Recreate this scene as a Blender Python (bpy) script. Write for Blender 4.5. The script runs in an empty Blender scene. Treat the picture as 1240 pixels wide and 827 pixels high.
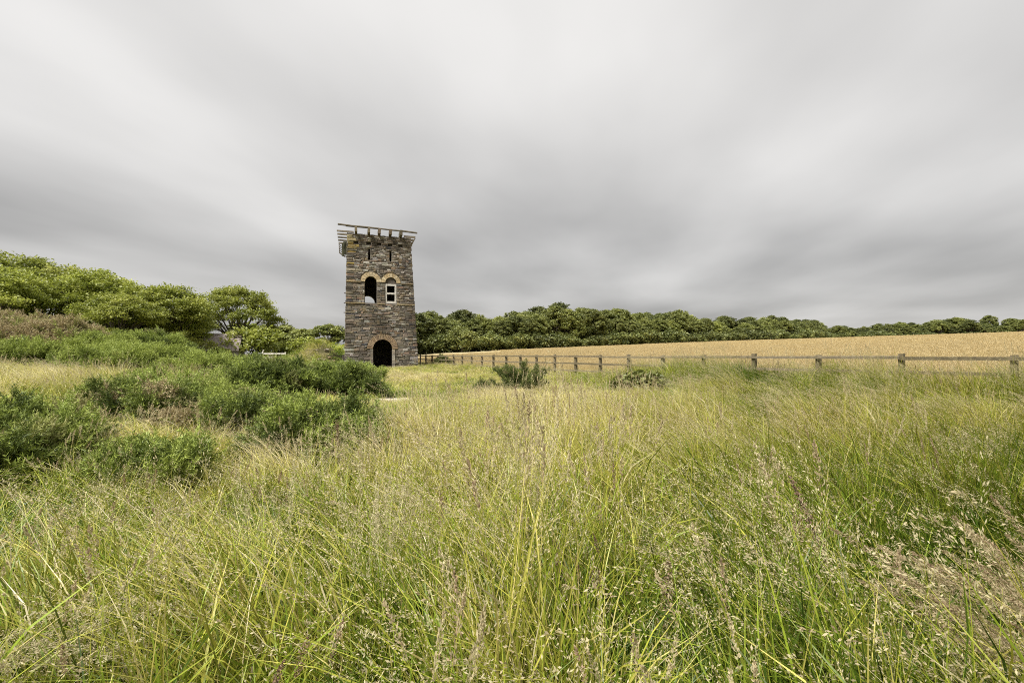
import bpy, bmesh, math, random
import numpy as np
from mathutils import Vector, Matrix

SC = bpy.context.scene
COL = SC.collection
R = math.radians
rng = np.random.default_rng(11)
random.seed(7)

# ------------------------------------------------------------------ camera, sky, sun, exposure
EYE = 1.6
cam = bpy.data.cameras.new('camera')
cam.lens = 16.0
cam.sensor_width = 36.0
cam.shift_y = 16.5 / 1240
cam.clip_start = 0.05
cam.clip_end = 6000
cam_ob = bpy.data.objects.new('camera', cam)
cam_ob.location = (0, 0, EYE)
cam_ob.rotation_euler = (R(90), 0, 0)
COL.objects.link(cam_ob)
SC.camera = cam_ob

SUN_EL, SUN_AZ = R(54), R(215)          # azimuth clockwise from +Y: behind the camera's left shoulder
W = bpy.data.worlds.new('World')
SC.world = W
W.use_nodes = True
nt = W.node_tree
nt.nodes.clear()


def nd(tree, kind, **kw):
    n = tree.nodes.new(kind)
    for k, v in kw.items():
        if k == 'inp':
            for kk, vv in v.items():
                n.inputs[kk].default_value = vv
        else:
            setattr(n, k, v)
    return n


def mth(tree, op, a, b=None, c=None, clamp=False):
    n = tree.nodes.new('ShaderNodeMath')
    n.operation = op
    n.use_clamp = clamp
    for i, v in enumerate((a, b, c)):
        if v is None:
            continue
        if isinstance(v, (int, float)):
            n.inputs[i].default_value = v
        else:
            tree.links.new(v, n.inputs[i])
    return n.outputs[0]


def build_world():
    L = nt.links.new
    out = nd(nt, 'ShaderNodeOutputWorld')
    bg = nd(nt, 'ShaderNodeBackground')
    bg2 = nd(nt, 'ShaderNodeBackground')
    add = nd(nt, 'ShaderNodeAddShader')
    sky = nd(nt, 'ShaderNodeTexSky', sky_type='NISHITA')
    sky.sun_disc = False
    sky.sun_elevation = SUN_EL
    sky.sun_rotation = SUN_AZ
    sky.dust_density = 4
    L(sky.outputs[0], bg2.inputs[0])
    bg2.inputs[1].default_value = 0.004       # only a trace gets through the cloud sheet
    tc = nd(nt, 'ShaderNodeTexCoord')
    sep = nd(nt, 'ShaderNodeSeparateXYZ')
    L(tc.outputs['Generated'], sep.inputs[0])
    z = mth(nt, 'MAXIMUM', sep.outputs[2], 0.0)
    den = mth(nt, 'ADD', z, 0.10)
    px = mth(nt, 'DIVIDE', sep.outputs[0], den)
    py = mth(nt, 'DIVIDE', sep.outputs[1], den)

    def noise(ax, sx, sy, detail, ox, oy, rough=0.5):
        # cloud sheet on a plane, drawn out along the drift direction (ax: degrees off the view axis)
        ca, sa = math.cos(R(ax)), math.sin(R(ax))
        u = mth(nt, 'ADD', mth(nt, 'MULTIPLY', px, ca * sx), mth(nt, 'MULTIPLY', py, -sa * sx))
        v = mth(nt, 'ADD', mth(nt, 'MULTIPLY', px, sa * sy), mth(nt, 'MULTIPLY', py, ca * sy))
        cb = nd(nt, 'ShaderNodeCombineXYZ')
        L(mth(nt, 'ADD', u, ox), cb.inputs[0])
        L(mth(nt, 'ADD', v, oy), cb.inputs[1])
        n = nd(nt, 'ShaderNodeTexNoise')
        n.inputs['Scale'].default_value = 1.0
        n.inputs['Detail'].default_value = detail
        n.inputs['Roughness'].default_value = rough
        L(cb.outputs[0], n.inputs['Vector'])
        return mth(nt, 'SUBTRACT', n.outputs[0], 0.5)
    n1 = noise(*SKY_N1)
    n2 = noise(*SKY_N2)
    n3 = noise(*SKY_N3)
    base = mth(nt, 'MULTIPLY_ADD', mth(nt, 'POWER', z, 0.9), SKY_B1, SKY_B0)
    m = mth(nt, 'ADD', mth(nt, 'ADD', mth(nt, 'MULTIPLY', n1, SKY_A[0]), mth(nt, 'MULTIPLY', n2, SKY_A[1])),
            mth(nt, 'MULTIPLY', n3, SKY_A[2]))
    val = mth(nt, 'MULTIPLY', base, mth(nt, 'ADD', m, 1.0))
    val = mth(nt, 'MAXIMUM', val, 0.1)
    colr = nd(nt, 'ShaderNodeCombineColor')
    L(val, colr.inputs[0])
    L(mth(nt, 'MULTIPLY', val, 0.982), colr.inputs[1])
    L(mth(nt, 'MULTIPLY', val, 0.955), colr.inputs[2])
    L(colr.outputs[0], bg.inputs[0])
    bg.inputs[1].default_value = 1.0
    L(bg.outputs[0], add.inputs[0])
    L(bg2.outputs[0], add.inputs[1])
    L(add.outputs[0], out.inputs[0])


SKY_N1 = (2, 0.8, 0.09, 1.5, 3.30, 1.7, 0.4)
SKY_N2 = (18, 0.55, 0.42, 2.5, 2.25, 8.3, 0.45)
SKY_N3 = (14, 1.0, 0.55, 4.0, 5.2, 3.3, 0.52)
SKY_A = (1.0, 1.5, 0.6)
SKY_B0 = 0.20
SKY_B1 = 0.20
build_world()

sun = bpy.data.lights.new('sun', 'SUN')
sun.energy = 3.3
sun.angle = R(24)
sun.color = (1.0, 0.965, 0.90)
sun_ob = bpy.data.objects.new('sun', sun)
sd = Vector((math.sin(SUN_AZ) * math.cos(SUN_EL), math.cos(SUN_AZ) * math.cos(SUN_EL), math.sin(SUN_EL)))
sun_ob.rotation_euler = sd.to_track_quat('Z', 'Y').to_euler()
sun_ob.location = (0, 0, 60)
COL.objects.link(sun_ob)

vs = SC.view_settings
vs.view_transform = 'Standard'
vs.look = 'None'
vs.exposure = 1.15
vs.gamma = 1.0
vs.use_curve_mapping = False
SC.cycles.max_bounces = 6
SC.cycles.diffuse_bounces = 4
SC.cycles.transmission_bounces = 3
SC.cycles.transparent_max_bounces = 4
SC.cycles.use_denoising = False      # fine grass and leaves stay crisp
SC.cycles.use_adaptive_sampling = True
SC.cycles.adaptive_threshold = 0.02
SC.cycles.pixel_filter_type = 'BLACKMAN_HARRIS'
SC.cycles.filter_width = 1.0


# ------------------------------------------------------------------ helpers
def tag(o, label=None, cat=None, group=None, kind=None):
    if label: o['label'] = label
    if cat: o['category'] = cat
    if group: o['group'] = group
    if kind: o['kind'] = kind
    return o


def empty(name, loc, rz=0.0):
    o = bpy.data.objects.new(name, None)
    o.empty_display_size = 0.2
    o.location = loc
    o.rotation_euler = (0, 0, rz)
    COL.objects.link(o)
    return o


def np_mesh(name, verts, faces, mats=(), cols=None, matidx=None, smooth=False, uv=None):
    """faces: (n,3) or (n,4) int array."""
    me = bpy.data.meshes.new(name)
    verts = np.asarray(verts, np.float32)
    faces = np.asarray(faces, np.int32)
    nf, k = faces.shape
    me.vertices.add(len(verts))
    me.vertices.foreach_set('co', verts.ravel())
    me.loops.add(nf * k)
    me.loops.foreach_set('vertex_index', faces.ravel())
    me.polygons.add(nf)
    me.polygons.foreach_set('loop_start', np.arange(nf, dtype=np.int32) * k)
    try:
        me.polygons.foreach_set('loop_total', np.full(nf, k, np.int32))
    except Exception:
        pass
    if matidx is not None:
        me.polygons.foreach_set('material_index', np.asarray(matidx, np.int32))
    me.polygons.foreach_set('use_smooth', np.full(nf, bool(smooth)))
    for m in mats:
        me.materials.append(m)
    if cols is not None:
        a = me.attributes.new('col', 'FLOAT_COLOR', 'POINT')
        c = np.ones((len(verts), 4), np.float32)
        c[:, :3] = cols
        a.data.foreach_set('color', c.ravel())
    me.update(calc_edges=True)
    me.validate()
    return me


def link(name, me, parent=None):
    o = bpy.data.objects.new(name, me)
    COL.objects.link(o)
    if parent is not None:
        o.parent = parent
    return o


class MB:
    """collects quads / boxes / tubes with per-vertex colours, builds one mesh"""
    def __init__(s):
        s.v, s.f, s.c = [], [], []

    def add(s, vs_, fs, col=(1, 1, 1)):
        b = len(s.v)
        s.v += [tuple(v) for v in vs_]
        s.c += [col] * len(vs_)
        for f in fs:
            f = tuple(b + i for i in f)
            s.f.append(f if len(f) == 4 else f + (f[-1],))
        return s

    def hexa(s, p, col=(1, 1, 1)):      # 8 points: bottom 4 ccw, top 4 ccw
        return s.add(p, [(3, 2, 1, 0), (4, 5, 6, 7), (0, 1, 5, 4), (1, 2, 6, 5), (2, 3, 7, 6), (3, 0, 4, 7)], col)

    def box(s, c, h, M=None, jit=0.0, col=(1, 1, 1)):
        pts = []
        for z in (-1, 1):
            for x, y in ((-1, -1), (1, -1), (1, 1), (-1, 1)):
                p = Vector((x * h[0], y * h[1], z * h[2]))
                if M is not None: p = M @ p
                p += Vector(c)
                if jit: p += Vector((random.uniform(-jit, jit), random.uniform(-jit, jit), random.uniform(-jit, jit)))
                pts.append(p)
        return s.hexa(pts, col)

    def tube(s, pts, radii, n=6, col=(1, 1, 1), cap=True):
        pts = [Vector(p) for p in pts]
        rings = []
        for i, p in enumerate(pts):
            d = (pts[min(i + 1, len(pts) - 1)] - pts[max(i - 1, 0)])
            if d.length < 1e-6: d = Vector((0, 0, 1))
            d.normalize()
            a = d.cross(Vector((0.3, 1, 0.2)))
            if a.length < 1e-3: a = d.cross(Vector((1, 0, 0)))
            a.normalize(); b = d.cross(a)
            rings.append([p + (a * math.cos(2 * math.pi * k / n) + b * math.sin(2 * math.pi * k / n)) * radii[i] for k in range(n)])
        vs_ = [v for r in rings for v in r]
        fs = []
        for i in range(len(pts) - 1):
            for k in range(n):
                k2 = (k + 1) % n
                fs.append((i * n + k, i * n + k2, (i + 1) * n + k2, (i + 1) * n + k))
        if cap:
            base = len(vs_)
            vs_ += [pts[0], pts[-1]]
            for k in range(n):
                k2 = (k + 1) % n
                fs.append((base, k2, k))
                fs.append((base + 1, (len(pts) - 1) * n + k, (len(pts) - 1) * n + k2))
        return s.add(vs_, fs, col)

    def mesh(s, name, mat, smooth=False):
        me = bpy.data.meshes.new(name)
        faces = [tuple(dict.fromkeys(f)) for f in s.f]
        me.from_pydata(s.v, [], faces)
        me.materials.append(mat)
        a = me.attributes.new('col', 'FLOAT_COLOR', 'POINT')
        c = np.ones((len(s.v), 4), np.float32)
        c[:, :3] = np.array(s.c, np.float32).reshape(-1, 3)
        a.data.foreach_set('color', c.ravel())
        if smooth:
            me.polygons.foreach_set('use_smooth', np.ones(len(me.polygons), bool))
        me.update()
        return me

    def build(s, name, mat, parent=None, smooth=False):
        return link(name, s.mesh(name, mat, smooth), parent)


def _hash(ix, iy, seed):
    h = (ix * 374761393 + iy * 668265263 + seed * 1442695041) & 0x7fffffff
    h = ((h ^ (h >> 13)) * 1274126177) & 0x7fffffff
    return ((h ^ (h >> 16)) & 0xffff) / 65535.0


def vnoise(x, y, seed=0):
    x = np.asarray(x, float); y = np.asarray(y, float)
    ix = np.floor(x).astype(np.int64); iy = np.floor(y).astype(np.int64)
    fx = x - ix; fy = y - iy
    fx = fx * fx * (3 - 2 * fx); fy = fy * fy * (3 - 2 * fy)
    a = _hash(ix, iy, seed); b = _hash(ix + 1, iy, seed); c = _hash(ix, iy + 1, seed); d = _hash(ix + 1, iy + 1, seed)
    return (a * (1 - fx) + b * fx) * (1 - fy) + (c * (1 - fx) + d * fx) * fy


def fbm(x, y, seed=0, oct=3):
    s, a, t = 0, 0.5, 0
    for i in range(oct):
        s = s + a * vnoise(np.asarray(x) * 2 ** i, np.asarray(y) * 2 ** i, seed + i * 17); t += a; a *= 0.5
    return s / t


def sstep(a, b, x):
    t = np.clip((np.asarray(x, float) - a) / (b - a), 0, 1)
    return t * t * (3 - 2 * t)


# ------------------------------------------------------------------ terrain
F0 = np.array([9.98, 9.04]); FD = np.array([-0.4709, 0.8822]); FN = np.array([0.8822, 0.4709])
TW_C = (-11.462, 39.686); TW_YAW = R(19); TW_Z = 0.45


def fence_d(x, y):
    return (x - F0[0]) * FN[0] + (y - F0[1]) * FN[1]


def hgt(x, y):
    x = np.asarray(x, float); y = np.asarray(y, float)
    r = np.hypot(x, y)
    h = 0.45 * sstep(1.5, 10, r)
    h = h + np.clip(-x - 0.42 * y - 1.0, 0, 45) * 0.042
    d = fence_d(x, y)
    dd = np.clip(d - 1.0, 0, None)
    sat = 300 * (1 - np.exp(-(dd / 300) ** 1.0)) * 0.65 + np.minimum(dd, 300) * 0.35
    h = h + 0.047 * sat * (1 - 0.5 * sstep(300, 900, dd))
    # spoil heap beside the tower
    h = h + 2.1 * np.exp(-(((x + 16.4) / 2.1) ** 2 + ((y - 40.6) / 2.4) ** 2)) + 0.9 * np.exp(-(((x + 19.2) / 2.2) ** 2 + ((y - 40.6) / 2.2) ** 2))
    fade = 1 - sstep(60, 160, r)
    h = h + fade * (0.22 * (fbm(x * .35, y * .35, 3) - .5) + 0.16 * (fbm(x * 1.1, y * 1.1, 9) - .5) * sstep(1, 3, r))
    t = np.hypot(x - TW_C[0], y - TW_C[1])
    k = 1 - sstep(2.5, 5.5, t)
    return h * (1 - k) + k * TW_Z


def H(x, y):
    return float(hgt(x, y))


def new_mat(name):
    m = bpy.data.materials.new(name)
    m.use_nodes = True
    m.node_tree.nodes.clear()
    return m, m.node_tree


def ramp(tree, fac, stops):
    r = tree.nodes.new('ShaderNodeValToRGB')
    e = r.color_ramp.elements
    while len(e) < len(stops): e.new(0.5)
    for el, (p, c) in zip(e, stops):
        el.position = p; el.color = (*c, 1)
    if fac is not None: tree.links.new(fac, r.inputs[0])
    return r.outputs[0]


def tnoise(tree, vec, scale, detail=3, rough=.5):
    n = tree.nodes.new('ShaderNodeTexNoise')
    n.inputs['Scale'].default_value = scale
    n.inputs['Detail'].default_value = detail
    n.inputs['Roughness'].default_value = rough
    if vec is not None: tree.links.new(vec, n.inputs['Vector'])
    return n.outputs[0]


def mixc(tree, fac, a, b, mode='MIX'):
    m = tree.nodes.new('ShaderNodeMix')
    m.data_type = 'RGBA'; m.blend_type = mode
    for i, v in ((0, fac), (6, a), (7, b)):
        if isinstance(v, (int, float)): m.inputs[i].default_value = v
        elif isinstance(v, tuple): m.inputs[i].default_value = (*v, 1)
        else: tree.links.new(v, m.inputs[i])
    return m.outputs[2]


def attr(tree, name, typ='GEOMETRY', out='Color'):
    a = tree.nodes.new('ShaderNodeAttribute')
    a.attribute_name = name; a.attribute_type = typ
    return a.outputs[out]


def finish(tree, color, rough=.9, bump=None, bstr=.3, bdist=.02, spec=.2):
    p = tree.nodes.new('ShaderNodeBsdfPrincipled')
    o = tree.nodes.new('ShaderNodeOutputMaterial')
    if isinstance(color, tuple): p.inputs['Base Color'].default_value = (*color, 1)
    else: tree.links.new(color, p.inputs['Base Color'])
    p.inputs['Roughness'].default_value = rough
    p.inputs['Specular IOR Level'].default_value = spec
    if bump is not None:
        b = tree.nodes.new('ShaderNodeBump')
        b.inputs['Strength'].default_value = bstr; b.inputs['Distance'].default_value = bdist
        tree.links.new(bump, b.inputs['Height'])
        tree.links.new(b.outputs[0], p.inputs['Normal'])
    tree.links.new(p.outputs[0], o.inputs[0])


def leafy(tree, color, transl=.35, rough=.6, gloss=.06):
    d = tree.nodes.new('ShaderNodeBsdfDiffuse'); t = tree.nodes.new('ShaderNodeBsdfTranslucent')
    g = tree.nodes.new('ShaderNodeBsdfGlossy'); g.inputs['Roughness'].default_value = rough
    g.inputs['Color'].default_value = (.8, .8, .8, 1)
    m1 = tree.nodes.new('ShaderNodeMixShader'); m2 = tree.nodes.new('ShaderNodeMixShader')
    o = tree.nodes.new('ShaderNodeOutputMaterial')
    tree.links.new(color, d.inputs[0]); tree.links.new(color, t.inputs[0])
    m1.inputs[0].default_value = transl
    tree.links.new(d.outputs[0], m1.inputs[1]); tree.links.new(t.outputs[0], m1.inputs[2])
    m2.inputs[0].default_value = gloss
    tree.links.new(m1.outputs[0], m2.inputs[1]); tree.links.new(g.outputs[0], m2.inputs[2])
    tree.links.new(m2.outputs[0], o.inputs[0])


def sepc(tree, c):
    s = tree.nodes.new('ShaderNodeSeparateColor')
    tree.links.new(c, s.inputs[0])
    return s.outputs


def scale_col(tree, c, f):
    v = tree.nodes.new('ShaderNodeVectorMath'); v.operation = 'SCALE'
    tree.links.new(c, v.inputs[0])
    if isinstance(f, (int, float)): v.inputs['Scale'].default_value = f
    else: tree.links.new(f, v.inputs['Scale'])
    return v.outputs[0]


MAT = {}
# ---- ground
m, t = new_mat('ground_soil_and_thatch'); MAT['ground'] = m
geo = t.nodes.new('ShaderNodeNewGeometry').outputs['Position']
c1 = ramp(t, tnoise(t, geo, .35, 4), [(.3, (.055, .06, .02)), (.5, (.08, .08, .028)), (.7, (.13, .115, .05))])
c2 = ramp(t, tnoise(t, geo, 9, 4, .7), [(.3, (.04, .035, .018)), (.7, (.17, .145, .07))])
finish(t, mixc(t, .45, c1, c2), .95, tnoise(t, geo, 30, 4), .6, .03)
# ---- wheat sheet
m, t = new_mat('ripening_wheat'); MAT['field'] = m
geo = t.nodes.new('ShaderNodeNewGeometry').outputs['Position']
c1 = ramp(t, tnoise(t, geo, .03, 3), [(.3, (.40, .31, .16)), (.5, (.46, .37, .20)), (.7, (.50, .42, .26))])
c2 = ramp(t, tnoise(t, geo, 2.5, 5, .75), [(.3, (.34, .27, .14)), (.7, (.54, .45, .28))])
mp = t.nodes.new('ShaderNodeMapping'); mp.inputs['Rotation'].default_value = (0, 0, R(-32)); mp.inputs['Scale'].default_value = (.004, .11, .1)
t.links.new(geo, mp.inputs[0])
tl = ramp(t, tnoise(t, mp.outputs[0], 1.0, 3, .6), [(.56, (0, 0, 0)), (.66, (.5, .5, .5))])
finish(t, mixc(t, tl, mixc(t, .5, c1, c2), (.33, .30, .12)), .95, tnoise(t, geo, 4, 4), .8, .3)
# ---- grass blades: col = (lightness, strawness, seed-head redness)
m, t = new_mat('grass_blade'); MAT['blade'] = m
s = sepc(t, attr(t, 'col'))
tint = attr(t, 'tint', 'INSTANCER', 'Fac')
st = mth(t, 'ADD', s[1], mth(t, 'MULTIPLY', mth(t, 'SUBTRACT', tint, .5), .85), clamp=True)
cc = ramp(t, st, [(0, (.065, .12, .012)), (.3, (.20, .265, .022)), (.55, (.39, .385, .055)), (.8, (.53, .45, .15)), (1, (.66, .58, .36))])
leafy(t, scale_col(t, cc, s[0]), .22, .45, .04)
m, t = new_mat('grass_seed_head'); MAT['seed'] = m
s = sepc(t, attr(t, 'col'))
cc = ramp(t, s[2], [(0, (.58, .53, .32)), (.4, (.52, .44, .26)), (.7, (.38, .26, .17)), (1, (.17, .105, .065))])
leafy(t, scale_col(t, cc, s[0]), .35, .6, .03)
m, t = new_mat('wheat_stalk'); MAT['wheat'] = m
s = sepc(t, attr(t, 'col'))
cc = ramp(t, s[1], [(0, (.38, .33, .15)), (.5, (.49, .39, .195)), (1, (.58, .48, .28))])
leafy(t, scale_col(t, cc, s[0]), .3, .6, .03)
# ---- gorse
m, t = new_mat('gorse_spines'); MAT['gorse'] = m
s = sepc(t, attr(t, 'col'))
dead = attr(t, 'tint', 'INSTANCER', 'Fac')
lush = attr(t, 'lush', 'INSTANCER', 'Fac')
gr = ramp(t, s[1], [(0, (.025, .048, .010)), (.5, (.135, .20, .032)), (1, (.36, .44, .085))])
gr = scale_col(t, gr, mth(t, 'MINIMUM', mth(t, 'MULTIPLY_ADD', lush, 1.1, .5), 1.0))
gr = mixc(t, lush, gr, mixc(t, .45, gr, (.42, .46, .11)))
br = ramp(t, s[1], [(0, (.11, .085, .04)), (.5, (.30, .24, .12)), (1, (.50, .42, .24))])
leafy(t, scale_col(t, mixc(t, dead, gr, br), s[0]), .12, .55, .04)
m, t = new_mat('gorse_wood'); MAT['gwood'] = m
finish(t, (.10, .075, .05), .95)
# ---- trees
def leaf_mat(name, lo, mid, hi, tr=.35):
    m, t = new_mat(name)
    s = sepc(t, attr(t, 'col'))
    cc = ramp(t, s[1], [(0, lo), (.5, mid), (1, hi)])
    oi = t.nodes.new('ShaderNodeObjectInfo')
    f = mth(t, 'MULTIPLY_ADD', oi.outputs['Random'], .5, .78)
    leafy(t, scale_col(t, scale_col(t, cc, s[0]), f), tr, .5, .04)
    return m
MAT['leafA'] = leaf_mat('leaf_fresh_green', (.15, .185, .026), (.31, .35, .055), (.50, .52, .13), .45)
MAT['leafB'] = leaf_mat('leaf_olive_green', (.088, .11, .026), (.20, .222, .056), (.335, .35, .105))
MAT['leafD'] = leaf_mat('leaf_mid_green', (.12, .145, .03), (.26, .285, .065), (.42, .43, .13))
MAT['leafC'] = leaf_mat('leaf_dark_green', (.064, .082, .023), (.147, .168, .047), (.255, .272, .082))
m, t = new_mat('bark'); MAT['bark'] = m
geo = t.nodes.new('ShaderNodeNewGeometry').outputs['Position']
finish(t, ramp(t, tnoise(t, geo, 6, 4), [(.3, (.045, .036, .026)), (.7, (.13, .11, .085))]), .95, tnoise(t, geo, 20, 3), .6, .05)
# ---- stone / timber
m, t = new_mat('rubble_stone'); MAT['stone'] = m
tcn = t.nodes.new('ShaderNodeTexCoord')
v = t.nodes.new('ShaderNodeNewGeometry').outputs['Position']
n1 = tnoise(t, v, 9, 5, .65); n2 = tnoise(t, v, 2.2, 4)
c = attr(t, 'col')
f = mth(t, 'MULTIPLY_ADD', n1, 1.3, .35)
c = scale_col(t, c, f)
lich = ramp(t, tnoise(t, v, 14, 4, .7), [(.60, (0, 0, 0)), (.70, (1, 1, 1))])
c = mixc(t, mth(t, 'MULTIPLY', sepc(t, lich)[0], .55), c, (.42, .40, .33))
c = mixc(t, ramp(t, n2, [(.56, (0, 0, 0)), (.72, (.45, .45, .45))]), c, (.24, .17, .075))
st_ = ramp(t, tnoise(t, v, .55, 4, .6), [(.34, (.55, .53, .50)), (.62, (1.12, 1.1, 1.06))])
c = mixc(t, 1.0, c, st_, 'MULTIPLY')
finish(t, c, .93, n1, .9, .05)
m, t = new_mat('lime_mortar'); MAT['mortar'] = m
v = t.nodes.new('ShaderNodeNewGeometry').outputs['Position']
finish(t, ramp(t, tnoise(t, v, 6, 5, .7), [(.3, (.065, .056, .046)), (.7, (.20, .175, .14))]), .95, tnoise(t, v, 25, 4), .8, .03)
m, t = new_mat('weathered_timber'); MAT['timber'] = m
v = t.nodes.new('ShaderNodeNewGeometry').outputs['Position']
c = ramp(t, tnoise(t, v, 7, 5, .7), [(.3, (.6, .6, .6)), (.7, (1.4, 1.4, 1.4))])
finish(t, mixc(t, 1.0, attr(t, 'col'), c, 'MULTIPLY'), .9, tnoise(t, v, 30, 4), .4, .01)
m, t = new_mat('flaking_white_paint'); MAT['paint'] = m
v = t.nodes.new('ShaderNodeNewGeometry').outputs['Position']
finish(t, ramp(t, tnoise(t, v, 12, 5, .7), [(.38, (.26, .235, .20)), (.52, (.50, .475, .43)), (.7, (.62, .60, .56))]), .8)
m, t = new_mat('dry_sand'); MAT['sand'] = m
v = t.nodes.new('ShaderNodeNewGeometry').outputs['Position']
finish(t, ramp(t, tnoise(t, v, 8, 5, .7), [(.3, (.42, .35, .25)), (.7, (.70, .64, .55))]), .95, tnoise(t, v, 30, 4), .6, .02)
m, t = new_mat('pale_slate'); MAT['slate'] = m
v = t.nodes.new('ShaderNodeNewGeometry').outputs['Position']
finish(t, ramp(t, tnoise(t, v, 1.2, 5, .7), [(.3, (.30, .25, .235)), (.7, (.50, .43, .41))]), .8, tnoise(t, v, 3, 3), .5, .1)
m, t = new_mat('grey_render'); MAT['render'] = m
v = t.nodes.new('ShaderNodeNewGeometry').outputs['Position']
finish(t, ramp(t, tnoise(t, v, .8, 5, .7), [(.3, (.38, .35, .32)), (.7, (.52, .49, .45))]), .9)
m, t = new_mat('dark_glass'); MAT['glass'] = m
finish(t, (.03, .035, .04), .15, spec=.5)


# ------------------------------------------------------------------ ground sheet
def axis(lo, hi, n, dense=14.0):
    a = math.asinh(lo / dense); b = math.asinh(hi / dense)
    return np.sinh(np.linspace(a, b, n)) * dense


def build_ground():
    xs = axis(-2600, 2600, 300, 9.0); ys = axis(-700, 3200, 260, 12.0)
    X, Y = np.meshgrid(xs, ys)
    V = np.c_[X.ravel(), Y.ravel(), hgt(X, Y).ravel()]
    nx, ny = len(xs), len(ys)
    i, j = np.meshgrid(np.arange(nx - 1), np.arange(ny - 1))
    a = (j * nx + i).ravel()
    F = np.c_[a, a + 1, a + nx + 1, a + nx]
    o = link('ground', np_mesh('ground', V, F, [MAT['ground']], smooth=True))
    tag(o, kind='structure')


build_ground()

# far edge of the wheat, along the foot of the wood (world x, y)
WOOD = [(-40, 118), (-32.7, 150), (0, 166), (47, 186), (93, 206), (148, 240), (215, 312), (300, 330), (350, 300), (420, 260)]


def wood_y(x):
    return np.interp(x, [p[0] for p in WOOD], [p[1] for p in WOOD])


def build_field():
    ts = np.linspace(-420, 190, 245); ds = 1.6 + np.concatenate([np.linspace(0, 20, 15), np.linspace(24, 420, 110)])
    T, D = np.meshgrid(ts, ds)
    X = F0[0] + FD[0] * T + FN[0] * D; Y = F0[1] + FD[1] * T + FN[1] * D
    Z = hgt(X, Y) + 0.18
    V = np.c_[X.ravel(), Y.ravel(), Z.ravel()]
    nx, ny = len(ts), len(ds)
    i, j = np.meshgrid(np.arange(nx - 1), np.arange(ny - 1))
    a = (j * nx + i).ravel()
    F = np.c_[a, a + nx, a + nx + 1, a + 1]
    cx = V[F].mean(1)
    keep = (cx[:, 1] < wood_y(cx[:, 0]) - 3) & (cx[:, 0] > -26 + 0.02 * cx[:, 1])
    o = link('wheat_field', np_mesh('wheat_field', V, F[keep], [MAT['field']], smooth=True))
    tag(o, kind='structure')


build_field()


# ------------------------------------------------------------------ scatter with geometry nodes
def scatter_modifier(ob, sources):
    """vertices of ob are points carrying which/turn/size attributes; each gets one of the source meshes"""
    ng = bpy.data.node_groups.new(ob.name + '_scatter', 'GeometryNodeTree')
    ng.interface.new_socket('Geometry', in_out='INPUT', socket_type='NodeSocketGeometry')
    ng.interface.new_socket('Geometry', in_out='OUTPUT', socket_type='NodeSocketGeometry')
    gi = ng.nodes.new('NodeGroupInput'); go = ng.nodes.new('NodeGroupOutput')
    jn = ng.nodes.new('GeometryNodeJoinGeometry')
    L = ng.links.new

    def named(name, typ):
        n = ng.nodes.new('GeometryNodeInputNamedAttribute')
        n.data_type = typ
        n.inputs['Name'].default_value = name
        return n.outputs['Attribute']
    w = named('which', 'INT'); turn = named('turn', 'FLOAT_VECTOR'); size = named('size', 'FLOAT_VECTOR')
    for k, s in enumerate(sources):
        oi = ng.nodes.new('GeometryNodeObjectInfo')
        oi.inputs['Object'].default_value = s
        oi.inputs['As Instance'].default_value = False
        cmp = ng.nodes.new('FunctionNodeCompare')
        cmp.data_type = 'INT'; cmp.operation = 'EQUAL'
        ia = [i for i in cmp.inputs if i.type == 'INT']
        L(w, ia[0]); ia[1].default_value = k
        ip = ng.nodes.new('GeometryNodeInstanceOnPoints')
        L(gi.outputs[0], ip.inputs['Points'])
        L(cmp.outputs[0], ip.inputs['Selection'])
        L(oi.outputs['Geometry'], ip.inputs['Instance'])
        L(turn, ip.inputs['Rotation']); L(size, ip.inputs['Scale'])
        L(ip.outputs[0], jn.inputs[0])
    L(jn.outputs[0], go.inputs[0])
    md = ob.modifiers.new('scatter', 'NODES')
    md.node_group = ng
    return ng


def point_object(name, P, which, turn, size, extra, sources, mats, parent=None, ng=None):
    me = bpy.data.meshes.new(name)
    me.vertices.add(len(P))
    me.vertices.foreach_set('co', np.asarray(P, np.float32).ravel())

    def put(n, typ, key, arr):
        a = me.attributes.new(n, typ, 'POINT')
        a.data.foreach_set(key, np.ascontiguousarray(arr).ravel())
    put('which', 'INT', 'value', np.asarray(which, np.int32))
    put('turn', 'FLOAT_VECTOR', 'vector', np.asarray(turn, np.float32))
    put('size', 'FLOAT_VECTOR', 'vector', np.asarray(size, np.float32))
    for k, v in extra.items():
        put(k, 'FLOAT', 'value', np.asarray(v, np.float32))
    for m_ in mats: me.materials.append(m_)
    o = link(name, me, parent)
    if ng is None:
        scatter_modifier(o, sources)
    else:
        md = o.modifiers.new('scatter', 'NODES'); md.node_group = ng
    return o


def source(name, me):
    return bpy.data.objects.new(name, me)      # never linked to the scene: only its mesh is used


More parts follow.
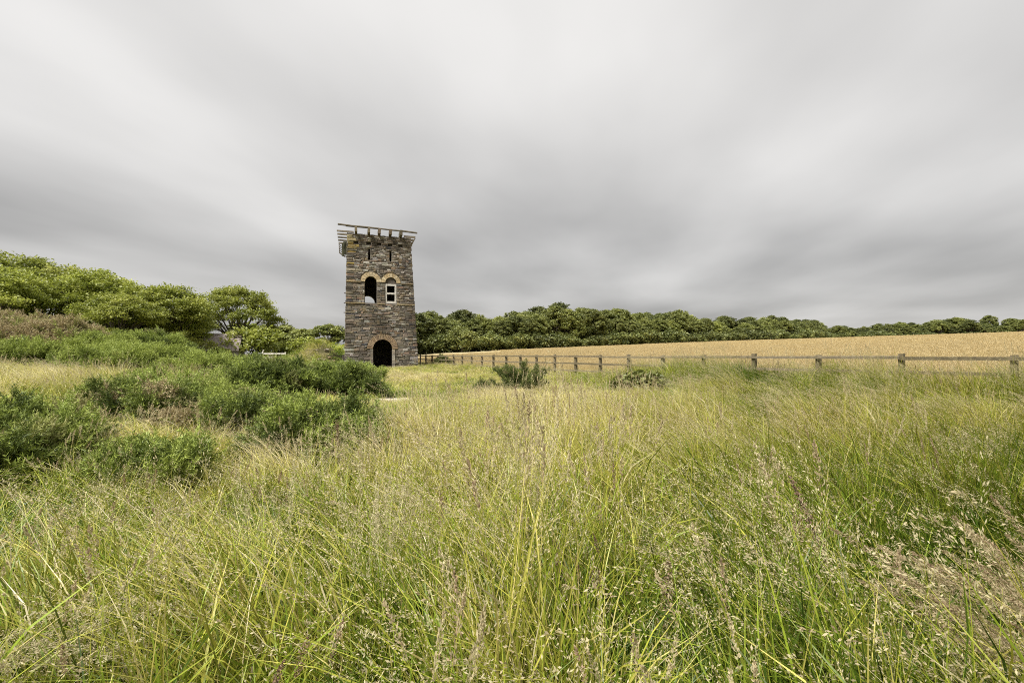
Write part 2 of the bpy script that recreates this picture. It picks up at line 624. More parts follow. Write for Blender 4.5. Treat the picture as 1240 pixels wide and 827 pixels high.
# ------------------------------------------------------------------ grass shapes
def ribbons(n, rad, L, w, th0, bend, wind, segs, rg, base=None, phi=None):
    """n curved blades; returns verts (n,segs+1,2,3), centre line (n,segs+1,3), tangent"""
    if phi is None: phi = rg.uniform(0, 2 * np.pi, n)
    if base is None:
        rr = rad * np.sqrt(rg.random(n)); pa = rg.uniform(0, 2 * np.pi, n)
        base = np.c_[rr * np.cos(pa), rr * np.sin(pa), np.full(n, -0.03)]
    t = np.linspace(0, 1, segs + 1)
    th = th0[:, None] + bend[:, None] * t[None] ** 1.4
    d = np.stack([np.sin(th) * np.cos(phi)[:, None], np.sin(th) * np.sin(phi)[:, None], np.cos(th)], -1)
    d[..., 0] += wind[:, None] * t[None] ** 1.2
    d[..., 2] -= 0.25 * wind[:, None] * t[None] ** 2
    d /= np.linalg.norm(d, axis=-1, keepdims=True)
    step = (L / segs)[:, None, None] * d
    c = np.concatenate([np.zeros((n, 1, 3)), np.cumsum(step[:, :-1], 1)], 1) + base[:, None]
    tw = rg.uniform(0, 2 * np.pi, n)
    sd_ = np.stack([np.cos(tw), np.sin(tw), np.zeros(n)], -1)[:, None]
    sd_ = sd_ - (sd_ * d).sum(-1, keepdims=True) * d
    sd_ /= np.maximum(np.linalg.norm(sd_, axis=-1, keepdims=True), 1e-4)
    ww = w[:, None] * np.clip(1 - t[None] ** 2.2, 0.06, 1) * (0.65 + 0.35 * np.minimum(t * 4, 1))[None]
    V = np.stack([c - sd_ * ww[..., None] / 2, c + sd_ * ww[..., None] / 2], 2)
    return V, c, d


def rib_faces(n, segs, off=0):
    k = np.arange(n)[:, None] * (segs + 1) * 2 + np.arange(segs)[None] * 2
    k = k.ravel() + off
    return np.c_[k, k + 1, k + 3, k + 2]


def spikelets(c, d, per, t0, spread, ln, wd, rg, up=.7, droop=0.0):
    """tiny lozenges along the upper part of each stem -> quads (N,4,3)"""
    n, S, _ = c.shape
    t = t0 + (1 - t0) * rg.random((n, per)) ** 0.85
    f = t * (S - 1); i = np.minimum(f.astype(int), S - 2); fr = (f - i)[..., None]
    idx = np.arange(n)[:, None]
    p = c[idx, i] * (1 - fr) + c[idx, i + 1] * fr
    ax = d[idx, i]
    rr = rg.normal(size=(n, per, 3)); rr -= (rr * ax).sum(-1, keepdims=True) * ax
    rr /= np.linalg.norm(rr, axis=-1, keepdims=True) + 1e-6
    env = np.sin(np.pi * np.clip((t - t0) / (1 - t0) * .86 + .12, 0, 1)) ** .8
    out = spread[:, None] * env * rg.random((n, per)) ** .6
    p = p + rr * out[..., None] + ax * (out * up)[..., None]
    p[..., 2] -= droop * out
    dr = ax * up + rr * .38 + rg.normal(size=(n, per, 3)) * .16
    dr /= np.linalg.norm(dr, axis=-1, keepdims=True)
    sd_ = np.cross(dr, rg.normal(size=(n, per, 3))); sd_ /= np.linalg.norm(sd_, axis=-1, keepdims=True) + 1e-6
    l = (ln * rg.uniform(.7, 1.3, (n, per)))[..., None]; w = (wd * rg.uniform(.7, 1.3, (n, per)))[..., None]
    q = np.stack([p - dr * l * .5, p + sd_ * w * .5, p + dr * l * .5, p - sd_ * w * .5], 2)
    return q.reshape(-1, 4, 3)


def grass_tuft(name, seed, leaves=0, leafL=(.3, .6), leafW=.006, leaf_straw=(.2, .5), rad=.16, wind=(.1, .3), th=(.05, .35), bend=(.2, 1.2),
               stems=0, stemL=(.6, .9), stem_straw=(.45, .8), head=None, red=(0, .4), swind=None, lum=(.5, 1.5), segs=4):
    rg = np.random.default_rng(seed)
    Vs, Fs, Cs, Ms = [], [], [], []
    off = 0
    if leaves:
        L = rg.uniform(*leafL, leaves)
        V, c, d = ribbons(leaves, rad, L, leafW * rg.uniform(.6, 1.3, leaves), rg.uniform(*th, leaves), rg.uniform(*bend, leaves), rg.uniform(*wind, leaves), segs, rg)
        Vs.append(V.reshape(-1, 3)); Fs.append(rib_faces(leaves, segs, off))
        lu = rg.uniform(*lum, leaves); sw = rg.uniform(*leaf_straw, leaves)
        sw = np.where(rg.random(leaves) < .2, sw + .42, sw)
        tt = np.linspace(0, 1, segs + 1)
        C = np.zeros((leaves, segs + 1, 2, 3)); C[..., 0] = lu[:, None, None]
        C[..., 1] = (sw[:, None] + .22 * np.abs(tt - .45)[None] ** 1.5 * 2)[:, :, None]
        Cs.append(C.reshape(-1, 3)); Ms.append(np.zeros(len(Fs[-1]), int)); off += V.size // 3
    if stems:
        sgs = 6
        L = rg.uniform(*stemL, stems)
        V, c, d = ribbons(stems, rad * .8, L, np.full(stems, .0032), rg.uniform(.02, .16, stems), rg.uniform(.0, .35, stems), rg.uniform(*(swind or wind), stems), sgs, rg)
        Vs.append(V.reshape(-1, 3)); Fs.append(rib_faces(stems, sgs, off))
        C = np.zeros((stems, sgs + 1, 2, 3)); C[..., 0] = rg.uniform(*lum, stems)[:, None, None]; C[..., 1] = rg.uniform(*stem_straw, stems)[:, None, None]
        Cs.append(C.reshape(-1, 3)); Ms.append(np.zeros(len(Fs[-1]), int)); off += V.size // 3
        if head:
            per, t0, spr, ln, wd = head
            q = spikelets(c, d, per, t0, spr * rg.uniform(.6, 1.25, stems), ln, wd, rg)
            nq = len(q)
            Vs.append(q.reshape(-1, 3)); Fs.append((np.arange(nq * 4) + off).reshape(-1, 4))
            C = np.zeros((stems, per, 4, 3)); C[..., 0] = rg.uniform(.75, 1.15, (stems, per))[..., None]
            C[..., 2] = np.clip(rg.uniform(*red, stems)[:, None] + rg.normal(0, .08, (stems, per)), 0, 1)[..., None]
            Cs.append(C.reshape(-1, 3)); Ms.append(np.ones(nq, int)); off += nq * 4
    me = np_mesh(name, np.concatenate(Vs), np.concatenate(Fs), [MAT['blade'], MAT['seed']], np.concatenate(Cs), np.concatenate(Ms))
    return me


GR = []
# 0-3 leafy tufts, lush; 4-6 leafy tufts leaning with the wind; 7-9 fine pale panicles; 10-11 dense tan spikes; 12-13 straw thatch; 14-15 long leaning stems in flower; 16 dark spikes; 17 broad blades
for k in range(4):
    GR.append(grass_tuft('tuft', 100 + k, 58, (.30, .72), .0095, (.05, .5), .17, (-.1, .5), (.03, .5), (.1, 1.5), 1, (.5, .8), head=(26, .78, .010, .010, .0034)))
for k in range(3):
    GR.append(grass_tuft('tuft', 120 + k, 56, (.38, .80), .0082, (.08, .55), .18, (.9, 2.2), (.03, .35), (.1, .9), 3, (.6, .9), head=(34, .74, .016, .010, .0032), swind=(1.2, 2.4), red=(.05, .4)))
for k in range(3):
    GR.append(grass_tuft('tuft', 140 + k, 34, (.3, .65), .0072, (.15, .6), .15, (0, .3), (.03, .3), (.1, 1.0), 7, (.62, .98), (.4, .8), (44, .68, .026, .010, .0032), (.0, .3), (.05, .45)))
for k in range(2):
    GR.append(grass_tuft('tuft', 160 + k, 34, (.3, .65), .0088, (.12, .5), .15, (0, .3), (.03, .35), (.1, 1.2), 5, (.6, .95), (.4, .75), (90, .85, .010, .010, .004), (.3, .6), (.05, .4)))
for k in range(2):
    GR.append(grass_tuft('tuft', 180 + k, 62, (.25, .6), .0048, (.6, .95), .2, (.1, .8), (.2, 1.0), (.3, 1.5), 3, (.4, .7), (.7, 1.0), (30, .7, .026, .010, .0032), (.1, .4), (.4, 1.2)))
for k in range(2):
    GR.append(grass_tuft('tuft', 200 + k, 36, (.35, .75), .0072, (.15, .55), .18, (1.0, 2.2), (.03, .3), (.1, .7), 9, (.75, 1.1), (.4, .8), (60, .70, .020, .010, .0032), (.1, .5), (1.3, 2.6)))
GR.append(grass_tuft('tuft', 220, 24, (.3, .6), .0088, (.12, .5), .14, (0, .3), (.03, .3), (.2, 1.1), 4, (.5, .75), (.5, .9), (150, .8, .013, .009, .0045), (.65, .9), (.0, .3)))
GR.append(grass_tuft('tuft', 221, 16, (.35, .75), .013, (.05, .35), .1, (-.1, .4), (.1, .5), (.6, 1.9), lum=(.8, 1.15), segs=6))
GRS = [source('grass_source', me) for me in GR]

# bushes: name, (x, y), width, depth, height, browned share, brightness, label -- used for the grass mask too
GORSE = [
    ((-4.85, 4.35), 2.2, 1.5, .80, .30, .25, 'large spreading dark gorse bush with bare brown twigs underneath, beside low bright gorse'),
    ((-3.35, 4.35), 1.15, .85, .50, .05, .6, 'low sprawling bright green gorse clump half hidden in tall grass'),
    ((-2.35, 5.6), 1.75, 1.3, .84, .08, .35, 'rounded fresh green gorse bush with tan grass heads in front'),
    ((-5.7, 7.2), 1.9, 1.3, .62, .33, .25, 'gorse bush with pinkish brown withered tips beside the dry grass clearing'),
    ((-4.2, 7.0), 1.4, 1.2, .66, .33, .2, 'small gorse bush browned on one side, next to the rounded fresh green one'),
    ((-7.8, 10.4), 3.0, 2.0, .62, .12, .7, 'broad pale green gorse mound behind the browned bushes'),
    ((-6.35, 11.6), 2.7, 2.0, 1.0, .25, .15, 'tall dark green gorse bush with rusty brown crown'),
    ((-4.9, 12.5), 2.3, 1.9, .86, .10, .2, 'dark green gorse bush adjoining the rusty crowned one'),
    ((-5.7, 9.2), 1.9, 1.3, .5, .15, .75, 'low yellowish green gorse in the hollow between taller bushes'),
    ((-5.65, 17.0), 1.7, 1.5, .66, .10, .8, 'yellowish green round bush in front of the tower doorway side'),
    ((-19.5, 17.6), 5.0, 3.2, 1.15, .10, .8, 'wide green gorse bank behind the dry grass clearing'),
    ((-15.8, 17.8), 4.2, 3.0, 1.05, .06, .85, 'billowing mid green gorse in the long bank'),
    ((-12.6, 18.2), 3.8, 3.0, .9, .05, .9, 'soft pale green gorse in the long bank'),
    ((-9.6, 18.0), 3.6, 2.8, .75, .05, .75, 'low even gorse at the thin end of the long bank'),
    ((-18.0, 22.5), 5.0, 3.5, 1.3, .05, .95, 'light green gorse rising at the rear of the bank'),
    ((-13.0, 23.0), 4.8, 3.5, .8, .05, .9, 'flat topped light green gorse at the rear of the bank'),
    ((-9.3, 23.2), 4.2, 3.0, .66, .05, .85, 'low green gorse at the rear facing the spoil heap'),
    ((-31.0, 29.6), 8.2, 5.0, 3.1, .72, .5, 'tall tawny brown gorse thicket below the hedgerow trees'),
    ((-38.0, 33.0), 7.0, 5.0, 3.5, .68, .6, 'tawny gorse thicket with green patches at the hedgerow foot'),
    ((-26.3, 29.0), 4.6, 3.5, 2.0, .1, .95, 'pale yellow green bush between tawny thicket and dark rounded bush'),
    ((-27.0, 33.8), 5.6, 4.0, 2.35, .2, .1, 'dark rounded bush at the end of the tawny thicket'),
    ((-23.0, 26.0), 5.2, 3.5, 1.2, .08, .9, 'green gorse hump joining the bank to the pale yellow bush'),
]


def bush_mask(x, y, grow=0.0):
    m_ = np.zeros(np.shape(x), bool)
    for (bx, by), w, dp, h, *_ in GORSE:
        m_ |= ((x - bx) / (w * .33 + grow)) ** 2 + ((y - by) / (dp * .33 + grow)) ** 2 < 1
    for bx, by, rr in ((.18, 14.0, .3), (3.65, 13.2, .4)):
        m_ |= (x - bx) ** 2 + (y - by) ** 2 < rr * rr
    return m_


def in_tower(x, y, pad=.1):
    c, s_ = math.cos(-TW_YAW), math.sin(-TW_YAW)
    dx, dy = x - TW_C[0], y - TW_C[1]
    lx, ly = dx * c - dy * s_, dx * s_ + dy * c
    return (np.abs(lx) < 2.95 + pad) & (np.abs(ly) < 2.95 + pad)


PATCH = (-3.28, 12.2, .62, .6)       # bare ground


def build_grass():
    rg = np.random.default_rng(5)
    P, Wh, Tu, Sz, Ti = [], [], [], [], []
    # rings: (rmin, rmax, tufts per m2, size multiplier)
    for r0, r1, den, mul in ((1.0, 3.0, 62, 1.0), (3.0, 6.0, 50, 1.0), (6.0, 10, 44, 1.0), (10, 16, 30, 1.1), (16, 26, 17, 1.3), (26, 48, 7.5, 1.7), (48, 85, 1.4, 3.0)):
        half = R(66) if r0 < 20 else R(58)
        n = int(den * half * (r1 * r1 - r0 * r0))
        r = np.sqrt(rg.uniform(r0 * r0, r1 * r1, n)); a = rg.uniform(-half, half, n)
        x = r * np.sin(a); y = r * np.cos(a)
        ok = ~bush_mask(x, y) & ~in_tower(x, y) & (fence_d(x, y) < 1.8)
        pe = ((x - PATCH[0]) / PATCH[2]) ** 2 + ((y - PATCH[1]) / PATCH[3]) ** 2
        ok &= pe > (.75 + .5 * rg.random(n))
        x, y, r = x[ok], y[ok], r[ok]; n = len(x)
        big = fbm(x * .16 + 5, y * .16, 21, 3); med = fbm(x * .55, y * .55, 31, 3); sm = fbm(x * 1.7, y * 1.7, 41, 2)
        right = sstep(.02, .55, x / (y + 3.0))
        fd = fence_d(x, y)
        midstraw = sstep(8, 13, r) * (1 - right * .8)
        tint = .41 + (big - .5) * 1.0 + (med - .5) * 1.1 + .13 * midstraw + .07 * right * (1 - sstep(5, 9, r))
        clearing = np.exp(-(((x + 9.3) / 2.6) ** 2 + ((y - 11.5) / 3.0) ** 2)); tint += .10 * clearing
        tint = np.clip(tint + (sm - .5) * .5 + rg.normal(0, .09, n), 0, 1)
        # kinds
        u = rg.random(n); w = np.zeros(n, int)
        lush = rg.integers(0, 4, n); lean = rg.integers(4, 7, n); pan = rg.integers(7, 10, n); spk = rg.integers(10, 12, n); thatch = rg.integers(12, 14, n); flow = rg.integers(14, 16, n)
        windy = np.clip(.25 + 1.1 * right + (med - .5) * 1.4, 0, .92)
        w = np.where(rg.random(n) < windy, lean, lush)
        pz = sstep(.48, .66, fbm(x * .7 + 9, y * .7, 51, 2))
        w = np.where(u < .08 + .22 * pz + .12 * right, np.where(rg.random(n) < windy, flow, pan), w)
        w = np.where((u > .60) & (u < .60 + .04 + .16 * sstep(.5, .7, sm) * (1 - right)), spk, w)
        w = np.where((u > .84) & (u < .84 + .04 + .12 * sstep(.5, .72, med)), thatch, w)
        w = np.where(u > .993, 16, w)
        w = np.where((u > .975) & (u <= .993) & (r < 9), 17, w)
        # height: tall round the camera and along the fence, grazed short in the middle
        hs = 1.05 + .5 * (med - .5) + 1.1 * (sm - .5)
        mid = sstep(7, 11, r) * (1 - sstep(.10, .42, x / (y + .1))) 
        hs *= 1 - .55 * mid
        hs *= 1 - .3 * sstep(6, 10, r) * (1 - sstep(-3.5, -1, fd))
        hs *= 1 + .35 * sstep(-3.5, -1.0, fd) * (fd < 1.2)
        hs *= 1 + .9 * np.exp(-(((x + 16.6) / 2.6) ** 2 + ((y - 40) / 2.6) ** 2))
        hs = np.where((fd > -1.8) & (fd < 1.2), np.maximum(hs, .62 + .5 * (sm - .5)), hs)
        lf = sstep(.5, .75, -x / (y + .1)) * sstep(9, 12, r)
        hs *= 1 + .8 * clearing + 1.0 * lf
        tint = np.clip(tint - .10 * lf, 0, 1)
        hs *= 1 - .75 * np.exp(-(((x + 3.1) / .8) ** 2 + ((y - 11.2) / .9) ** 2))
        hs *= 1 - .45 * np.exp(-(((x - 3.6) / 1.5) ** 2 + ((y - 12.4) / 1.0) ** 2))
        hs *= 1 - .3 * (in_tower(x, y, 1.5))
        hs *= 1 + .18 * (1 - sstep(3, 6, r))
        hs *= 1 - .42 * sstep(.2, .55, -x / (y + .5)) * sstep(2.6, 3.6, r) * (1 - sstep(9, 11, r))
        base_turn = np.where(np.isin(w, (4, 5, 6, 14, 15)), math.pi + rg.normal(.12, .38, n), rg.uniform(0, 2 * np.pi, n))
        base_turn = np.where((w < 14) & (w > 6) & (right > .3), math.pi + rg.normal(0, .6, n), base_turn)
        keep = (sm > .45) | (rg.random(n) < .38) | (r > 18)
        P.append(np.c_[x, y, hgt(x, y)]); Wh.append(w)
        Tu.append(np.c_[rg.normal(0, .07, n), rg.normal(0, .07, n), base_turn])
        wide = mul * rg.uniform(.85, 1.2, n) * (1 + .22 * (1 - sstep(3, 6, r))); tall = hs * rg.uniform(.8, 1.2, n) * (1 + (mul - 1) * .12)
        Sz.append(np.c_[wide, wide, tall]); Ti.append(tint)
        for q in (P, Wh, Tu, Sz, Ti): q[-1] = q[-1][keep]
    o = point_object('meadow_grass', np.concatenate(P), np.concatenate(Wh), np.concatenate(Tu), np.concatenate(Sz), {'tint': np.concatenate(Ti)}, GRS, [MAT['blade'], MAT['seed']])
    tag(o, 'tall meadow grass gone to seed, green and straw coloured', 'grass', kind='stuff')
    print('GRASS', sum(len(p) for p in P))


build_grass()


def build_wheat():
    rg = np.random.default_rng(8)
    src = []
    for k in range(3):
        n = 46
        rr = np.random.default_rng(300 + k)
        L = rr.uniform(.5, .72, n)
        V, c, d = ribbons(n, .3, L, np.full(n, .007), rr.uniform(.0, .15, n), rr.uniform(.0, .5, n), rr.uniform(.0, .35, n), 4, rr)
        q = spikelets(c, d, 9, .86, np.full(n, .012), .03, .013, rr)
        Vv = np.concatenate([V.reshape(-1, 3), q.reshape(-1, 3)])
        F = np.concatenate([rib_faces(n, 4), (np.arange(len(q) * 4) + V.size // 3).reshape(-1, 4)])
        C = np.zeros((len(Vv), 3)); C[:, 0] = rr.uniform(.8, 1.15, len(Vv)); nv = V.size // 3
        C[:nv, 1] = np.repeat(rr.uniform(.0, .7, n), 10); C[nv:, 1] = np.repeat(rr.uniform(.4, 1, len(q)), 4)
        src.append(source('wheat_source', np_mesh('wheat', Vv, F, [MAT['wheat']], C)))
    Ps, Ms = [], []
    for d0, d1, t0, t1, den, mul in ((1.5, 12, -24, 62, 6.5, 1.0), (12, 40, -60, 75, 2.2, 1.5), (40, 110, -110, 110, .38, 3.0), (110, 330, -260, 130, .05, 6.0)):
        n = int(den * (d1 - d0) * (t1 - t0))
        d = rg.uniform(d0, d1, n); tt = rg.uniform(t0, t1, n)
        x = F0[0] + FD[0] * tt + FN[0] * d; y = F0[1] + FD[1] * tt + FN[1] * d
        ok = (y < wood_y(x) - 4) & (y > -5) & (x > -25 + .02 * y) & (np.abs(x) < 1.45 * y + 12)
        x, y = x[ok], y[ok]
        Ps.append(np.c_[x, y, hgt(x, y)]); Ms.append(np.full(len(x), mul))
    P = np.concatenate(Ps); M_ = np.concatenate(Ms); n = len(P)
    sz = np.c_[M_ * rg.uniform(.9, 1.15, n), M_ * rg.uniform(.9, 1.15, n), (1 + (M_ - 1) * .06) * rg.uniform(.85, 1.12, n)]
    o = point_object('wheat_crop', P, rg.integers(0, 3, n), np.c_[np.zeros(n), np.zeros(n), rg.uniform(0, 6.28, n)], sz, {'tint': rg.random(n)}, src, [MAT['wheat']])
    tag(o, 'ripe golden wheat standing beyond the post and rail fence', 'wheat', kind='stuff')
    print('WHEAT', n)


build_wheat()


# bare patch of pale ground
def build_patch():
    n, rings = 22, 5
    V = [(PATCH[0], PATCH[1], H(PATCH[0], PATCH[1]) + .012)]
    for k in range(1, rings + 1):
        for i in range(n):
            a = 2 * math.pi * i / n
            rr = k / rings * (1 + .25 * (vnoise(math.cos(a) * 2 + 9, math.sin(a) * 2, 4) - .5) * 2)
            x = PATCH[0] + PATCH[2] * .95 * rr * math.cos(a); y = PATCH[1] + PATCH[3] * .95 * rr * math.sin(a)
            V.append((x, y, H(x, y) + .02 - .012 * k / rings))
    me = bpy.data.meshes.new('bare_ground')
    F = [(0, 1 + i, 1 + (i + 1) % n) for i in range(n)]
    for k in range(rings - 1):
        b = 1 + k * n
        F += [(b + i, b + n + i, b + n + (i + 1) % n, b + (i + 1) % n) for i in range(n)]
    me.from_pydata(V, [], F); me.materials.append(MAT['sand'])
    me.polygons.foreach_set('use_smooth', np.ones(len(F), bool))
    tag(link('bare_ground', me), kind='structure')


build_patch()


# ------------------------------------------------------------------ tower
def build_tower():
    rs = random.Random(3)
    HT = 10.9
    root = empty('stone_tower', (TW_C[0], TW_C[1], TW_Z), TW_YAW)
    tag(root, 'ruined square rubble stone tower with arched doorway and bare roof timbers', 'tower')
    B = {'x0': -2.9, 'x1': 2.9, 'y0': -2.9, 'y1': 2.9}
    T = {'x0': -2.7, 'x1': 2.27, 'y0': -2.6, 'y1': 2.6}
    THK = .62

    def corner(ix, iy, z, inset=0.0):
        k = z / HT
        x = B['x%d' % ix] * (1 - k) + T['x%d' % ix] * k
        y = B['y%d' % iy] * (1 - k) + T['y%d' % iy] * k
        return Vector((x + (inset if ix == 0 else -inset), y + (inset if iy == 0 else -inset), z))

    # core walls (recessed joints) with real openings
    REC = .045

    def solid(pts_lo, pts_hi):
        mb = MB(); mb.hexa([*pts_lo, *pts_hi]); return mb

    ZB = -.6
    def wall_solid(side, ztop=HT - .03):
        i, o = REC, THK
        lo, hi = [], []
        for z, lst in ((ZB, lo), (ztop, hi)):
            if side == 'front': ps = [corner(0, 0, z, i), corner(1, 0, z, i), corner(1, 0, z, o), corner(0, 0, z, o)]
            if side == 'back': ps = [corner(0, 1, z, o), corner(1, 1, z, o), corner(1, 1, z, i), corner(0, 1, z, i)]
            if side == 'left':
                a, b = corner(0, 0, z, i), corner(0, 1, z, i); a2, b2 = corner(0, 0, z, o), corner(0, 1, z, o)
                ps = [Vector((a.x, a2.y + .002, z)), Vector((a2.x, a2.y + .002, z)), Vector((b2.x, b2.y - .002, z)), Vector((b.x, b2.y - .002, z))]
            if side == 'right':
                a, b = corner(1, 0, z, i), corner(1, 1, z, i); a2, b2 = corner(1, 0, z, o), corner(1, 1, z, o)
                ps = [Vector((a2.x, a2.y + .002, z)), Vector((a.x, a2.y + .002, z)), Vector((b.x, b2.y - .002, z)), Vector((b2.x, b2.y - .002, z))]
            lst += ps
        return solid(lo, hi)

    def arch_cut(cx, hw, z0, zs, y0, y1, n=14):
        prof = [(cx - hw, z0), (cx + hw, z0)] + [(cx + hw * math.cos(math.pi * k / n), zs + hw * math.sin(math.pi * k / n)) for k in range(n + 1)]
        N = len(prof)
        me = bpy.data.meshes.new('cut')
        me.from_pydata([(x, y0, z) for x, z in prof] + [(x, y1, z) for x, z in prof], [],
                       [tuple(range(N)), tuple(reversed(range(N, 2 * N)))] + [(i, i + N, (i + 1) % N + N, (i + 1) % N) for i in range(N)])
        bm = bmesh.new(); bm.from_mesh(me); bmesh.ops.recalc_face_normals(bm, faces=bm.faces); bm.to_mesh(me); bm.free()
        return me

    def slit_cut(cx, hw, z0, z1, y0, y1):
        mb = MB(); mb.box((cx, (y0 + y1) / 2, (z0 + z1) / 2), (hw, abs(y1 - y0) / 2, (z1 - z0) / 2)); return mb.mesh('cut', MAT['mortar'])

    def cut_wall(side, cuts):
        o = wall_solid(side).build('wall', MAT['mortar'], root)
        tmp = []
        for c in cuts:
            co = link('cut', c); co.parent = root; tmp.append(co)
            md = o.modifiers.new('b', 'BOOLEAN'); md.operation = 'DIFFERENCE'; md.object = co; md.solver = 'EXACT'
        if cuts:
            bpy.context.view_layer.update()
            dg = bpy.context.evaluated_depsgraph_get()
            me = bpy.data.meshes.new_from_object(o.evaluated_get(dg))
            o.modifiers.clear(); o.data = me
            for c in tmp: bpy.data.objects.remove(c)
        return o

    DOOR = dict(cx=.025, hw=.765, z0=-.7, zs=1.66, ring=.46)
    W1 = dict(cx=-.89, hw=.46, z0=5.37, zs=7.08, ring=.36)
    W2 = dict(cx=.68, hw=.45, z0=5.37, zs=7.08, ring=.34)
    SL = [(-1.02, .075, 8.86, 9.75), (.66, .075, 8.84, 9.67)]
    JX = [-2.04, -1.06, -.25, .63, 1.46]
    SOCK = [(x, .17, 10.08, 10.3) for x in JX]
    cut_wall('front', [arch_cut(o['cx'], o['hw'], o['z0'], o['zs'], -3.4, -1.7) for o in (DOOR, W1, W2)] + [slit_cut(*s_, -3.4, -1.7) for s_ in SL] + [slit_cut(*s_, -3.4, -2.3) for s_ in SOCK])
    BW = dict(cx=-1.0, hw=.62, z0=5.1, zs=5.95, ring=.3)
    cut_wall('back', [arch_cut(BW['cx'], BW['hw'], BW['z0'], BW['zs'], 1.7, 3.4)])
    cut_wall('left', []); cut_wall('right', [])

    # ---- facing stones
    def pal(f, z, side):
        r = rs.random()
        if r < .40: c = (.13, .112, .088)
        elif r < .62: c = (.18, .152, .115)
        elif r < .78: c = (.24, .198, .145)
        elif r < .87: c = (.28, .26, .225)
        elif r < .93: c = (.235, .165, .115)
        elif r < .955: c = (.42, .39, .33)
        else: c = (.075, .072, .072)
        if z < 2.4: c = tuple(x * .95 for x in c)
        if z > 7.6 and rs.random() < .22: c = (.37, .34, .28)
        if side == 'front' and f < .16 - .05 * abs(z - 10.2) and z > 8.4 and rs.random() < .7: c = rs.choice([(.38, .28, .09), (.33, .25, .11), (.42, .36, .20), (.22, .19, .14)])
        k = rs.uniform(.78, 1.22)
        return tuple(min(.6, x * k * m_ * rs.uniform(.96, 1.04)) for x, m_ in zip(c, (.90, .93, 1.0)))

    def face_pt(side, s_, z, out):
        k = z / HT
        if side in ('front', 'back'):
            y0 = corner(0, 0, z).y if side == 'front' else corner(0, 1, z).y
            return Vector((s_, y0 + (-out if side == 'front' else out), z))
        x0 = corner(0, 0, z).x if side == 'left' else corner(1, 0, z).x
        return Vector((x0 + (-out if side == 'left' else out), s_, z))

    def span(side, z):
        if side in ('front', 'back'): return corner(0, 0, z).x, corner(1, 0, z).x
        return corner(0, 0, z).y + .01, corner(0, 1, z).y - .01

    def stone_mesh(side, s0, s1, z0, z1, mb, col):
        g = .008
        out = rs.uniform(-.02, .035)
        ins = min(.03, (z1 - z0) * .2)
        a = []
        j = lambda q: rs.uniform(-q, q)
        P = [(s0 + g, z0 + g), (s1 - g, z0 + g), (s1 - g, z1 - g), (s0 + g, z1 - g)]
        P = [(x + j(.022), z + j(.014)) for x, z in P]
        cx = sum(p[0] for p in P) / 4; cz = sum(p[1] for p in P) / 4
        back = [face_pt(side, x, z, -.06) for x, z in P]
        edge = [face_pt(side, x, z, out - .018 + j(.006)) for x, z in P]
        fr = []
        for x, z in P:
            fx = x + math.copysign(min(ins, abs(cx - x) * .5), cx - x); fz = z + math.copysign(min(ins, abs(cz - z) * .5), cz - z)
            fr.append(face_pt(side, fx, fz, out + j(.008)))
        vs_ = back + edge + fr
        fs = []
        for i in range(4):
            k = (i + 1) % 4
            fs += [(i, k, 4 + k, 4 + i), (4 + i, 4 + k, 8 + k, 8 + i)]
        fs.append((8, 9, 10, 11))
        if side in ('back', 'left'): fs = [tuple(reversed(f)) for f in fs]
        mb.add(vs_, fs, col)
        return mb

    def blocked(side, z0, z1):
        iv = []
        zz = (z0, (z0 + z1) / 2, z1)
        ops = []
        if side == 'front': ops = [DOOR, W1, W2]
        if side == 'back': ops = [BW]
        for o in ops:
            ro = o['hw'] + o['ring']
            h = 0
            for z in zz:
                if z < o['z0'] - .01: continue
                if z <= o['zs']: h = max(h, o['hw'] + .02)
                if o['zs'] - .02 < z < o['zs'] + ro: h = max(h, math.sqrt(max(0, ro * ro - (z - o['zs']) ** 2)) + .01)
            if h: iv.append((o['cx'] - h, o['cx'] + h))
        if side == 'front':
            for cx, hw, a, b in SL + SOCK:
                if z1 > a + .02 and z0 < b - .02: iv.append((cx - hw - .01, cx + hw + .01))
        return sorted(iv)

    front = []; rest = MB()
